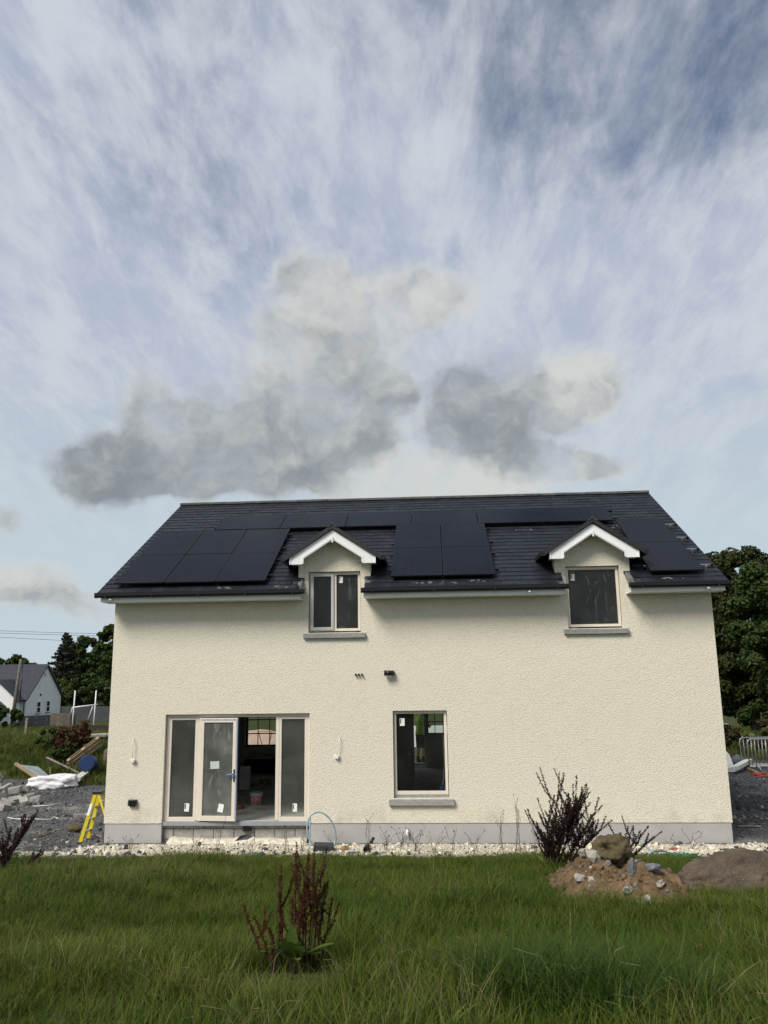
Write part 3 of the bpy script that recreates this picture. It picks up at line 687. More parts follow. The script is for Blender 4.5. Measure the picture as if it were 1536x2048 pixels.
# rear windows with glazing bars, front door frame at the back
for (a, b, c, d) in (RW[0], RW[1], RW[3]):
    w_ = frame_bars(MB(), a, b, c, d, BACK-.2, BACK-.12, .055); nb = 3
    for i in range(1, nb): w_.box((a+(b-a)*i/nb-.012, BACK-.175, c+.055), (a+(b-a)*i/nb+.012, BACK-.145, d-.055))
    for zz in (c+.42, c+.88):
        if zz < d-.1: w_.box((a+.055, BACK-.19, zz-.016), (b-.055, BACK-.13, zz+.016))
    w_ = w_.build('rear_window', mat('dark_frame', (.03, .03, .032), .5), HOUSE); pane(a+.055, b-.055, c+.055, d-.055, BACK-.168, w_)
frame_bars(MB(), RW[2][0], RW[2][1], .02, 2.15, BACK-.2, BACK-.1, .05, .03).build('door_frame', FRAME, HOUSE)
MB().box((5.9, BACK+.002, -.6), (7.05, BACK+1.1, .10)).build('doorstep', SILL, HOUSE)

# ------------------------------------------------------------------ solar panels
def panel_meshes(w, h):
    f = MB(); t = .014; d = .035
    f.box((0, 0, -d), (t, h, 0)).box((w-t, 0, -d), (w, h, 0)).box((t, 0, -d), (w-t, t, 0)).box((t, h-t, -d), (w-t, h, 0))
    g = MB(); g.box((t, t, -.006), (w-t, h-t, -.0015)); b = MB()
    if h > w: b.box((t, h/2-.006, -.0014), (w-t, h/2+.006, -.0008))
    else: b.box((w/2-.006, t, -.0014), (w/2+.006, h-t, -.0008))
    return f.mesh('frame', PFRAME), g.mesh('glass', PGLASS), b.mesh('centre_strip', PFRAME)
PM = {'p': panel_meshes(PWD, PHT), 'l': panel_meshes(PHT, PWD)}
ROWN = {2: ('lower', 'upper')}
def plabel(nm, c, r):
    if nm == 'left': return f"black solar panel, {('leftmost','centre','rightmost')[c]} of the {('lower','upper')[r]} row in the six-panel left block"
    if nm == 'middle': return f"black solar panel, {('left','right')[c]} one of the {('lower','upper')[r]} pair between the dormers"
    if nm == 'right': return f"black solar panel, {('lower','upper')[r]} of the two beside the right dormer"
    return f"black sideways solar panel, {('first','second','third','fourth','fifth','sixth')[c]} from the left along the ridge row"
OFFP = .14
for nm, bx, bs, c_, r_, w, h in BLOCKS:
    for r in range(r_):
        for c in range(c_):
            o = thing('solar_panel', plabel(nm, c, r), 'solar panel', roof(bx+c*(w+GAP), bs+r*(h+GAP), OFFP+random.uniform(-.002, .002)), (P_+random.uniform(-.002, .002), random.uniform(-.0015, .0015), 0), 'solar panels on the roof')
            fm, gm_, bm2 = PM['l' if nm == 'ridge' else 'p']
            link('frame', fm, o); link('glass', gm_, o); link('centre_strip', bm2, o)
        for ri, fr in enumerate((.22, .78)):
            s = bs+r*(h+GAP)+h*fr; xa, xb = bx-.06, bx+c_*(w+GAP)-GAP+.06
            if nm == 'right': xb += .20
            if nm == 'ridge': xb += .04
            blk = {'left': 'left panel block', 'middle': 'panels between the dormers', 'right': 'panels right of the right dormer', 'ridge': 'ridge row of panels'}[nm]
            od = ('lowest', 'second lowest', 'second highest', 'highest')[r*2+ri] if r_ == 2 else ('lower', 'upper')[ri]
            ro = thing('mounting_rail', f"{od} {'silver ended' if nm == 'right' else 'black'} mounting rail under the {blk}", 'rail', roof(xa, s, .02), (P_, 0, 0), 'rails under the solar panels')
            L_ = xb-xa; MB().box((0, -.02, .045), (L_, .02, .083)).build('rail', RAIL_S if nm == 'right' else RAIL_B, ro, world=False)
            MB().box((-.018, -.024, .04), (-.001, .024, .088)).build('end_cap', RAIL_B, ro, world=False); MB().box((L_+.001, -.03, .034), (L_+.05, .03, .095)).build('end_cap', RAIL_B, ro, world=False)
            nf = max(2, int(L_/1.2))
            for i in range(nf):
                xx = .1+(L_-.2)*i/(nf-1); MB().box((xx-.02, -.06, -.012), (xx+.02, -.021, .07)).build('roof_hook', STEEL, ro, world=False)

# ------------------------------------------------------------------ scatter helper (stuff only)
def scatter(name, pts, rot, scl, idx, objs, label, cat):
    me = bpy.data.meshes.new(name); pts = np.asarray(pts, np.float32); n = len(pts)
    me.vertices.add(n); me.vertices.foreach_set('co', pts.ravel())
    for nm, ty, fld, arr in (('rot', 'FLOAT_VECTOR', 'vector', rot), ('scl', 'FLOAT', 'value', scl), ('idx', 'INT', 'value', idx)):
        a = me.attributes.new(nm, ty, 'POINT'); a.data.foreach_set(fld, np.asarray(arr, np.int32 if ty == 'INT' else np.float32).ravel())
    c = bpy.data.collections.new(name+'_source')
    for i, m in enumerate(objs):
        o = bpy.data.objects.new('%s_%02d' % (name, i), m); c.objects.link(o)
    g = bpy.data.node_groups.new(name, 'GeometryNodeTree')
    g.interface.new_socket('Geometry', in_out='INPUT', socket_type='NodeSocketGeometry'); g.interface.new_socket('Geometry', in_out='OUTPUT', socket_type='NodeSocketGeometry')
    gi = g.nodes.new('NodeGroupInput'); go = g.nodes.new('NodeGroupOutput'); ip = g.nodes.new('GeometryNodeInstanceOnPoints'); ci = g.nodes.new('GeometryNodeCollectionInfo')
    ci.inputs['Collection'].default_value = c; ci.inputs['Separate Children'].default_value = True; ci.inputs['Reset Children'].default_value = True
    def na(nm, ty):
        x = g.nodes.new('GeometryNodeInputNamedAttribute'); x.data_type = ty; x.inputs['Name'].default_value = nm; return x.outputs['Attribute']
    L = g.links.new; ip.inputs['Pick Instance'].default_value = True
    L(gi.outputs[0], ip.inputs['Points']); L(ci.outputs[0], ip.inputs['Instance']); L(na('idx', 'INT'), ip.inputs['Instance Index'])
    L(na('rot', 'FLOAT_VECTOR'), ip.inputs['Rotation']); L(na('scl', 'FLOAT'), ip.inputs['Scale']); L(ip.outputs[0], go.inputs[0])
    o = link(name, me); md = o.modifiers.new('scatter', 'NODES'); md.node_group = g
    return tag(o, label, cat, kind='stuff')
def tuft(nbl, rad, h, lean, wid, m, seed, stalk=0):
    r = random.Random(seed); mb = MB()
    for i in range(nbl):
        a = r.uniform(0, 6.283); q = rad*math.sqrt(r.random()); bx, by = q*math.cos(a), q*math.sin(a)
        d = r.uniform(0, 6.283) if r.random() < .5 else a; hh = h*r.uniform(.45, 1.1); ln = lean*r.uniform(.15, 1.2)*hh; w = wid*r.uniform(.6, 1.2)
        sx, sy = -math.sin(d), math.cos(d); vs = []
        for k, t in enumerate((0, .4, .75)):
            ox, oy, oz = bx+math.cos(d)*ln*t*t, by+math.sin(d)*ln*t*t, hh*(t-.22*lean*t*t)-.01; ww = w*(1, .85, .5)[k]/2
            vs += [(ox-sx*ww, oy-sy*ww, oz), (ox+sx*ww, oy+sy*ww, oz)]
        vs.append((bx+math.cos(d)*ln, by+math.sin(d)*ln, hh*(1-.25*lean)))
        mb.add(vs, [(0, 1, 3, 2), (2, 3, 5, 4), (4, 5, 6)])
    for i in range(stalk):
        a = r.uniform(0, 6.283); l = r.uniform(.05, .3); hh = h*r.uniform(1.0, 1.5)
        mb.tube([(0, 0, 0), (math.cos(a)*l*.15, math.sin(a)*l*.15, hh*.5), (math.cos(a)*l*.5, math.sin(a)*l*.5, hh*.9), (math.cos(a)*l, math.sin(a)*l, hh*.98)], [.0018, .0016, .0014, .001], 3)
    return mb.mesh('tuft', m, fixn=False)
GRASS = leafmat('grass_blade', [(.028, .050, .006), (.048, .082, .009), (.082, .112, .013), (.145, .135, .036)], .5, .28)
GRASSD = leafmat('dry_blade', [(.14, .125, .06), (.20, .17, .085), (.27, .23, .13)], .7, .2)
GRASSB = leafmat('lush_blade', [(.026, .056, .010), (.045, .084, .013), (.064, .102, .016)], .45, .28)
def in_view(x, y, z, marg=140):
    d = np.stack([x, y, z], -1)-CAM; dz = d@FW; px = 768+F_PX*(d@RT)/dz; py = 1024-F_PX*(d@UP)/dz
    return (dz > .5) & (px > -marg) & (px < 1536+marg) & (py < 2048+marg)
MC, MRX, MRY, MH = (9.62, -6.35), 1.02, 1.5, .50
def mound_h(x, y):
    x = np.asarray(x, float); y = np.asarray(y, float)
    r = np.hypot((x-MC[0])/MRX, (y-MC[1])/MRY) + .35*vnoise(x, y, .6)
    return MH*np.clip(1-r*r, 0, 1)**.8*(1+.9*vnoise(x, y, .35)) + (.09*vnoise(x, y, .16)+.05*vnoise(x, y, .07))*(r < 1)
b0_ = hit(575, 1945)
DOCKLEAF = leafmat('dock_leaf', [(.075, .13, .022), (.11, .175, .036), (.14, .19, .05)], .45, .3)
def lawn():
    n = 40000; x = RNG.uniform(-7, 19, n); y = -13.6+12.9*RNG.random(n)**.85; z = terrain(x, y)
    g, c, b = zones(x, y); keep = in_view(x, y, z, 480) & (g > .35+.3*RNG.random(n)) & (np.hypot((x-MC[0])/MRX, (y-MC[1]+.45)/MRY)+.6*vnoise(x, y, .5) > .97) & (np.hypot((x-b0_[0]-.10)/.50, (y-b0_[1]+.32)/.48) > 1)
    keep &= np.hypot((x-11.45)/.75, (y+6.15)/.5) > 1
    x, y, z = x[keep], y[keep], z[keep]; n = len(x)
    pat = vnoise(x, y, 1.6)+.6*vnoise(x, y, .7); scl = RNG.uniform(.58, 1.08, n)*(1+.75*pat)
    idx = RNG.integers(0, 5, n); u = RNG.random(n); idx = np.where(u < .035+.07*(pat > .25)+.05*(x < 4.5), 5+(u*977).astype(int) % 2, idx)
    idx = np.where(u > .975, 8+(u*977).astype(int) % 2, idx)
    lush = np.hypot((x-8.35)/.65, (y+11.7)/.55) + .5*vnoise(x, y, .5) < 1; idx = np.where(lush & (u > .25), 7, idx); scl = np.where(lush, scl*1.35, scl)
    scl *= 1-.45*sstep(-3.2, -1.3, y)
    rot = np.stack([RNG.normal(0, .12, n), RNG.normal(0, .12, n), RNG.uniform(0, 6.28, n)], -1)
    src = [tuft(46, .17, h, l, .0065, GRASS, 20+i) for i, (h, l) in enumerate(((.20, .7), (.25, .9), (.17, .6), (.28, 1.0), (.22, 1.1)))]
    src += [tuft(14, .15, .25, 1.0, .0038, GRASSD, 31, 1), tuft(8, .16, .22, 1.2, .0038, GRASSD, 32, 2), tuft(60, .16, .30, 1.15, .0055, GRASSB, 33), tuft(9, .05, .15, 1.3, .034, DOCKLEAF, 34), tuft(14, .12, .12, 1.3, .022, DOCKLEAF, 35)]
    scatter('lawn_grass', np.stack([x, y, z-.01], -1), rot, scl, idx, src, 'rough dark green grass sloping down to the house', 'grass')
lawn()
def bank_grass():
    X = []; n = 16000
    x = np.concatenate([RNG.uniform(-30, -2.5, n), RNG.uniform(14.5, 34, n//2)]); y = np.concatenate([RNG.uniform(9, 50, n), RNG.uniform(11, 45, n//2)])
    z = terrain(x, y); g, c, b = zones(x, y); keep = in_view(x, y, z, 400) & (g > .45+.4*RNG.random(len(x))) & (vnoise(x, y, 2.0)+RNG.random(len(x)) > .25)
    # nothing grows unseen behind the house
    az_ = np.arctan2(x-CAM[0], y-CAM[1]); keep &= (az_ < math.atan2(-7.0, 17.8)) | (az_ > math.atan2(5.8, 17.8))
    x, y, z, b = x[keep], y[keep], z[keep], b[keep]; n = len(x); u = RNG.random(n)
    dry = u < .22+.6*b+.25*(vnoise(x, y, 3) > .1)*(y < 17); idx = np.where(dry, 2+(u*97).astype(int) % 2, (u*97).astype(int) % 2)
    rot = np.stack([RNG.normal(0, .15, n), RNG.normal(0, .15, n), RNG.uniform(0, 6.28, n)], -1); scl = RNG.uniform(.7, 1.5, n)*np.where(y > 22, .8, 1.15)
    src = [tuft(34, .26, .33, .9, .014, GRASS, 51), tuft(34, .28, .26, 1.1, .014, GRASS, 52), tuft(26, .24, .34, .9, .011, GRASSD, 53), tuft(22, .26, .28, 1.2, .010, leafmat('brown_blade', [(.05, .035, .02), (.10, .06, .03), (.15, .09, .045)], .8, .1), 54)]
    scatter('bank_grass', np.stack([x, y, z-.02], -1), rot, scl, idx, src, 'uneven grass and dead growth on the banks behind', 'grass')
bank_grass()

# ------------------------------------------------------------------ stones
def rock_mesh(name, size, seed, m, sub=2, rough=.35, flat=0.0):
    bm = bmesh.new(); bmesh.ops.create_icosphere(bm, subdivisions=sub, radius=1.0); off = Vector((seed*3.1, seed*7.7, seed*1.3))
    for v in bm.verts:
        d = v.co.normalized(); k = 1+rough*(mnoise.noise(d*1.1+off)*1.2+mnoise.noise(d*2.6+off)*.5+.22*mnoise.noise(d*6.5+off))
        c = d*k
        for ax in (0, 1, 2):
            lim = .82+.1*math.sin(seed+ax)
            c[ax] = max(-lim, min(lim, c[ax])) if flat else c[ax]
        v.co = Vector((c.x*size[0], c.y*size[1], c.z*size[2]))
    me = bpy.data.meshes.new(name); bm.to_mesh(me); bm.free(); me.materials.append(m)
    me.polygons.foreach_set('use_smooth', [sub > 2]*len(me.polygons)); return me
GRAV = leafmat('gravel_stone', [(.03, .031, .034), (.055, .056, .06), (.085, .085, .088), (.16, .155, .15), (.42, .40, .36)], .9, 0)
CHIP = leafmat('render_crumb', [(.30, .26, .21), (.58, .52, .42), (.72, .66, .53), (.80, .75, .62)], .9, 0)
def stones():
    P, S, I = [], [], []
    for (xa, xb, ya, yb, n, kind) in ((-9, .0, -1.5, 12.5, 7500, 0), (W+.0, 22, -1.5, 13, 6500, 0), (-.6, W+.8, -1.45, -.05, 4200, 1), (-1.5, W+1.0, -1.7, -.9, 1500, 0)):
        x = RNG.uniform(xa, xb, n); y = RNG.uniform(ya, yb, n); z = terrain(x, y); k = in_view(x, y, z, 60); g, c, b = zones(x, y); k &= g < .6
        if kind: k &= RNG.random(n) < .12+c
        x, y, z = x[k], y[k], z[k]; m = len(x); P.append(np.stack([x, y, z], -1)); S.append((RNG.pareto(2.6, m)*.018+.016).clip(0, .085)*(1.0 if not kind else .9)); I.append(RNG.integers(0, 4, m)+(4 if kind else 0))
        if kind: I[-1] = np.where(RNG.random(m) < .16, RNG.integers(0, 4, m), I[-1])
    P, S, I = np.concatenate(P), np.concatenate(S), np.concatenate(I); n = len(P)
    src = [rock_mesh('stone', (1, .8, .6), 60+i, GRAV, 1, .5) for i in range(4)]+[rock_mesh('stone', (1, .8, .5), 70+i, CHIP, 1, .5) for i in range(4)]
    scatter('gravel', P, RNG.uniform(0, 6.28, (n, 3)), S, I, src, 'loose dark gravel and cream render crumbs round the house', 'gravel')
stones()
def rock(label, px, py, size, seed, m, cat='stone', name='stone', sink=.3, sub=3, base=None, rot=None, rough=.3, group=None):
    p = Vector(base) if base is not None else Vector(hit(px, py))
    o = link(name, rock_mesh(name, size, seed, m, sub, rough), None, p+Vector((0, 0, size[2]*(1-sink))), rot or (0, 0, seed))
    return tag(o, label, cat, group)
def lichen_stone(name, c1, c2, c3):
    m = bpy.data.materials.new(name); m.use_nodes = True; t = m.node_tree; t.nodes.clear(); n = NT(t)
    pos = n.n('ShaderNodeNewGeometry').outputs['Position']; a = n.noise(pos, 3.2, 7, .7, .4); b = n.noise(pos, 26, 5, .65); l = n.noise(pos, 60, 2, .5); k = n.noise(pos, 7, 3, .6)
    cr = n.n('ShaderNodeTexVoronoi', {'Vector': pos, 'Scale': 4.5}, feature='DISTANCE_TO_EDGE').outputs['Distance']
    c = n.mix(n.ss(a, .32, .68), c1, c2); c = n.mix(n.ss(b, .5, .72, 0, .55), c, tuple(x*.5 for x in c1)); c = n.mix(n.m('MULTIPLY', n.ss(l, .66, .72), n.ss(k, .5, .6)), c, c3)
    p = n.n('ShaderNodeBsdfPrincipled', {'Base Color': c, 'Roughness': .95, 'Specular IOR Level': .15})
    h = n.m('ADD', n.m('ADD', a, n.m('MULTIPLY', b, .6)), n.ss(cr, 0, .03, -.15, 0)); bp = n.n('ShaderNodeBump', {'Strength': 1, 'Distance': .05, 'Height': h}); t.links.new(bp.outputs[0], p.inputs['Normal'])
    n.n('ShaderNodeOutputMaterial', {0: p.outputs[0]}); return m
BOULDER = lichen_stone('boulder_stone', (.15, .112, .082), (.085, .068, .054), (.34, .33, .29)); MOSSY = lichen_stone('moss_stone', (.15, .11, .062), (.075, .068, .036), (.26, .25, .18))
def soil_mat():
    m = bpy.data.materials.new('soil'); m.use_nodes = True; t = m.node_tree; t.nodes.clear(); n = NT(t)
    pos = n.n('ShaderNodeNewGeometry').outputs['Position']; a = n.noise(pos, 5, 6, .7); b = n.noise(pos, 40, 4, .6)
    c = n.mix(n.ss(a, .3, .7), (.095, .062, .034), (.20, .135, .078)); c = n.mix(n.ss(b, .62, .7, 0, .8), c, (.33, .29, .23))
    p = n.n('ShaderNodeBsdfPrincipled', {'Base Color': c, 'Roughness': .95, 'Specular IOR Level': .1})
    bp = n.n('ShaderNodeBump', {'Strength': 1, 'Distance': .03, 'Height': n.m('ADD', a, n.m('MULTIPLY', b, .5))}); t.links.new(bp.outputs[0], p.inputs['Normal'])
    n.n('ShaderNodeOutputMaterial', {0: p.outputs[0]}); return m
SOILM = soil_mat()
def mound():
    k = 150; u = np.linspace(-1.45, 1.45, k); X, Y = np.meshgrid(MC[0]+u*MRX, MC[1]+u*MRY); h = mound_h(X, Y)
    rr = np.hypot((X-MC[0])/MRX, (Y-MC[1])/MRY); Z = terrain(X, Y)+h-.03-.10*sstep(.95, 1.4, rr)
    i = np.arange(k*k).reshape(k, k); f = np.stack([i[:-1, :-1], i[:-1, 1:], i[1:, 1:], i[1:, :-1]], -1).reshape(-1, 4)
    tag(link('soil_heap', npmesh('soil_heap', np.stack([X, Y, Z], -1).reshape(-1, 3), f, SOILM, True)), 'small brown heap of stony soil in the grass beside the boulder', 'soil heap')
mound()
def mz(x, y): return tz(x, y)+float(mound_h(x, y))
def clods():
    n = 1500; a = RNG.uniform(0, 6.283, n); q = np.sqrt(RNG.random(n))*1.02; x = MC[0]+MRX*q*np.cos(a); y = MC[1]+MRY*q*np.sin(a); z = terrain(x, y)+mound_h(x, y)-.03
    src = [rock_mesh('clod', (1, .9, .75), 200+i, m, 1, .6) for i, m in enumerate((SOILM, SOILM, SOILM, GRAV))]
    k = mound_h(x, y) > .02; scatter('soil_clods', np.stack([x, y, z], -1)[k], RNG.uniform(0, 6.28, (n, 3))[k], ((RNG.pareto(2.2, n)*.012+.010).clip(0, .055))[k], RNG.integers(0, 4, n)[k], src, 'loose clods and pebbles over the soil heap', 'soil')
clods()
def on_mound(px, py):
    d = ray(px, py); t = 9.0
    while t < 16:
        p = CAM+d*t
        if p[2] < mz(p[0], p[1]): return p
        t += .02
    return hit(px, py)
def boulder():
    me = rock_mesh('boulder', (1, 1, 1), 3.4, BOULDER, 6, .26)
    for w in me.vertices:
        x, y, z = w.co; d = Vector(w.co)
        t = .42+.58*float(sstep(-1.15, .15, x))-.10*float(sstep(.2, 1.2, x)); n = mnoise.noise(d*3.1+Vector((4, 1, 7)))*.05-abs(mnoise.noise(d*5))*.07+mnoise.noise(d*11)*.028+mnoise.noise(d*26)*.014
        w.co = Vector((x*.95*(1+n), y*.60*(1+n), z*.50*t*(1+n)))
    c = hit(1482, 1792); o = link('boulder', me, None, (c[0]+.12, c[1]+.42, tz(c[0], c[1]+.4)-.06), (0, .04, .12))
    tag(o, 'large smooth brown boulder half buried at the right edge of the grass', 'boulder')
boulder()
p_ = on_mound(1232, 1722)
rock('mossy brown stone sitting on top of the soil heap', 0, 0, (.27, .20, .17), 8, MOSSY, 'stone', 'stone', .42, 5, (p_[0], p_[1]+.05, mz(p_[0], p_[1]+.05)), (0, .12, .3), .42)
for (px, py, s, sd, m, lb) in ((1187, 1722, (.085, .07, .10), 12, PALE, 'pale pointed stone on the soil heap before the mossy stone'), (1166, 1712, (.065, .05, .06), 13, PALE, 'small cream stone at the upper left of the soil heap'),
        (1263, 1744, (.055, .05, .10), 14, LEAD, 'dark grey slab fragment upright on the soil heap'), (1228, 1704, (.08, .06, .06), 15, MOSSY, 'small rounded brown stone against the mossy stone'),
        (1256, 1786, (.06, .05, .055), 16, STONE, 'grey stone at the foot of the soil heap'), (1295, 1806, (.075, .06, .055), 17, PALE, 'pale round stone lying in grass below the soil heap'),
        (1249, 1824, (.085, .07, .05), 18, STONE, 'flat grey stone sunk in grass below the soil heap'), (1160, 1760, (.07, .05, .04), 19, STONE, 'grey stone on the left flank of the soil heap'),
        (1322, 1772, (.06, .05, .04), 20, PALE, 'small pale stone on the right flank of the soil heap'), (1306, 1740, (.09, .07, .05), 21, LEAD, 'flat dark stone at the right crest of the soil heap')):
    q = on_mound(px, py); rock(lb, 0, 0, s, sd, m, base=(q[0], q[1], q[2]), sink=.42, sub=2, rough=.55, group='stones on the soil heap')
rock('rounded brown stone on the gravel beside the yellow stepladder', 150, 1664, (.16, .13, .11), 31, MOSSY, sub=3)

# ------------------------------------------------------------------ plants
def leaf_blade(mb, base, d, up, L, wd, droop):
    base, d, up = Vector(base), Vector(d).normalized(), Vector(up); s = d.cross(up).normalized(); n = s.cross(d).normalized(); vs = []; K = 7
    for i in range(K+1):
        t = i/K; c = base+d*(L*t)-Vector((0, 0, 1))*(droop*L*t*t); w = wd*(math.sin(math.pi*min(1, t*.93+.05))**.7)/2
        vs += [c-s*w+n*(.18*w), c, c+s*w+n*(.18*w)]
    mb.add(vs, [q for i in range(K) for q in ((i*3, i*3+1, i*3+4, i*3+3), (i*3+1, i*3+2, i*3+5, i*3+4))], True); return mb
DOCKST = mat('dock_stem', (.060, .026, .016), .8, .2, 30); DOCKSEED = leafmat('dock_seed', [(.024, .009, .006), (.06, .02, .010), (.11, .045, .02)], .8, .1)
DARKST = mat('dead_stem', (.022, .012, .012), .8, .2, 30); DARKSEED = leafmat('dead_seed', [(.010, .006, .006), (.022, .011, .011), (.04, .02, .017)], .8, .05)
def seeds(mb, pts, n, spread, size, r):
    for _ in range(n):
        t = r.random()**.9*(len(pts)-1.001); i = int(t); f = t-i; c = pts[i].lerp(pts[i+1], f); sp = spread*(1-.55*t/(len(pts)-1))
        c = c+Vector((r.gauss(0, sp), r.gauss(0, sp), r.gauss(0, sp*.6))); q = size*r.uniform(.6, 1.3)
        mb.add([c+Vector((q, 0, 0)), c+Vector((-q*.5, q*.8, 0)), c+Vector((-q*.5, -q*.8, 0)), c+Vector((0, 0, q*1.2))], [(0, 1, 3), (1, 2, 3), (2, 0, 3), (0, 2, 1)])
def dock(label, base, stems, leaves, sm, dm, seed, branch=0, sd=(230, .014, .0068), group=None):
    r = random.Random(seed); base = Vector(base); o = thing('dock_plant', label, 'plant', base, group=group)
    for (dx, dy, tx, ty, h, br) in stems:
        pts = []
        for i in range(6):
            t = i/5; pts.append(base+Vector((dx+tx*t**1.4+r.gauss(0, .008), dy+ty*t**1.4+r.gauss(0, .008), h*t-.03)))
        MB().tube(pts, [.009, .008, .007, .006, .0045, .003], 5).build('stem', sm, o)
        sdm = MB(); seeds(sdm, pts[2:], sd[0], sd[1], sd[2], r)
        for k in range(br):
            t = r.uniform(.25, .8); i = int(t*5); p0 = pts[i].lerp(pts[min(i+1, 5)], t*5-i); a = r.uniform(0, 6.283); L = h*r.uniform(.15, .38)
            bp = [p0, p0+Vector((math.cos(a)*L*.35, math.sin(a)*L*.35, L*.35)), p0+Vector((math.cos(a)*L*.55, math.sin(a)*L*.55, L*.75)), p0+Vector((math.cos(a)*L*.7, math.sin(a)*L*.7, L*1.1))]
            MB().tube(bp, [.0055, .005, .004, .0025], 4).build('side_stem', sm, o); seeds(sdm, bp, int(sd[0]*.5), sd[1]*.7, sd[2], r)
        tag(sdm.build('seed_head', dm, o), kind='stuff')
    for (dx, dy, a, e, L, w, dr) in leaves:
        mb = MB(); d = (math.cos(a)*math.cos(e), math.sin(a)*math.cos(e), math.sin(e)); leaf_blade(mb, base+Vector((dx, dy, .10)), d, (0, 0, 1) if e < 1.2 else (0, -1, 0), L, w, dr); mb.build('leaf', DOCKLEAF, o)
    return o
b0 = Vector(hit(575, 1945)); rr_ = random.Random(4); sten = []
for (px, py) in ((635, 1700), (622, 1710), (598, 1712), (648, 1790), (640, 1745), (612, 1760), (606, 1740), (585, 1800), (628, 1735), (560, 1740), (556, 1790), (663, 1802), (616, 1720)):
    tp = at_d(px, py, math.hypot(b0.x-CAM[0], b0.y-CAM[1])); dx = (px-575)*.0045*.72; sten.append((dx, rr_.uniform(-.08, .08), tp[0]-b0.x-dx, rr_.uniform(-.1, .1), (tp[2]-b0.z)*1.08, 3))
for (px, py) in ((485, 1800), (512, 1820), (540, 1840)):
    tp = at_d(px, py, math.hypot(b0.x-CAM[0], b0.y-CAM[1])); dx = (px-575)*.0045*.45; sten.append((dx, -.05, tp[0]-b0.x-dx, -.05, tp[2]-b0.z, 1))
lv = [(.05+.03*math.cos(a), .03*math.sin(a), a, e, L, w, dr) for a, e, L, w, dr in ((-1.5, 1.25, .34, .10, .05), (-2.4, .8, .32, .13, .25), (-2.9, .6, .30, .12, .3), (-.5, .6, .30, .13, .25), (-.35, .55, .40, .15, .12), (-1.7, .95, .34, .15, .2), (-1.2, .85, .30, .13, .2), (-1.2, .6, .2, .09, .3), (-2.0, .9, .24, .09, .2), (2.5, .8, .25, .1, .3), (.6, .8, .26, .1, .3), (-1.0, 1.1, .22, .07, .1), (-2.7, 1.0, .26, .08, .15))]
dock('rusty brown dock plant gone to seed with green leaves in the foreground', b0, sten, lv, DOCKST, DOCKSEED, 4)
# dark dead docks behind the soil heap
b1 = Vector((9.05, -4.35, tz(9.05, -4.35))); dist1 = math.hypot(b1.x-CAM[0], b1.y-CAM[1]); st = []
for (px, py) in ((1128, 1550), (1172, 1562), (1100, 1605), (1112, 1640), (1150, 1600), (1185, 1605), (1215, 1612), (1228, 1638), (1195, 1640), (1140, 1590), (1165, 1585), (1205, 1655), (1130, 1630), (1180, 1580), (1160, 1620)):
    tp = at_d(px, py, dist1); dx = (px-1165)*.0025; st.append((dx, rr_.uniform(-.15, .1), tp[0]-b1.x-dx, rr_.uniform(-.15, .15), tp[2]-b1.z, 11))
lv = [(.1*math.cos(a), .1*math.sin(a), a, .9, .3, .1, .3) for a in (-1.2, -.7, -1.9, .2, 2.4)]
dock('tall dark dead dock clump growing behind the soil heap', b1, st, lv, DARKST, DARKSEED, 9, sd=(210, .020, .0105))
b2 = Vector((10.15, -4.1, tz(10.15, -4.1))); dist2 = math.hypot(b2.x-CAM[0], b2.y-CAM[1]); st = []
for (px, py) in ((1330, 1662), (1300, 1650), (1270, 1650), (1255, 1648), (1312, 1672), (1285, 1660), (1240, 1660)):
    tp = at_d(px, py, dist2); st.append((0, 0, tp[0]-b2.x, rr_.uniform(-.1, .1), tp[2]-b2.z, 4))
dock('low spreading dark dead dock right of the mossy stone', b2, st, [], DARKST, DARKSEED, 12, sd=(150, .016, .010))
b3 = Vector(hit(2, 1752)); dist3 = math.hypot(b3.x-CAM[0], b3.y-CAM[1]); st = []
for (px, py) in ((92, 1612), (80, 1625), (70, 1640), (88, 1620), (30, 1650), (20, 1690), (10, 1680), (60, 1660)):
    tp = at_d(px, py, dist3); st.append((0, 0, tp[0]-b3.x, rr_.uniform(-.1, .1), tp[2]-b3.z, 3))
dock('dark dead dock leaning right at the left edge of the grass', b3, st, [(.1, 0, -.8, .8, .3, .1, .3), (.0, 0, .3, .9, .3, .1, .3), (.15, .1, .9, 1.0, .28, .09, .2)], DARKST, DARKSEED, 15, sd=(230, .02, .012))
b4 = Vector(hit(45, 1738)); dist4 = math.hypot(b4.x-CAM[0], b4.y-CAM[1]); st = []
for (px, py) in ((100, 1692), (88, 1705), (96, 1700)):
    tp = at_d(px, py, dist4); st.append((0, 0, tp[0]-b4.x, rr_.uniform(-.05, .05), tp[2]-b4.z, 2))
dock('short dark dead dock bent over at the gravel edge', b4, st, [], DARKST, DARKSEED, 16, sd=(160, .018, .011))
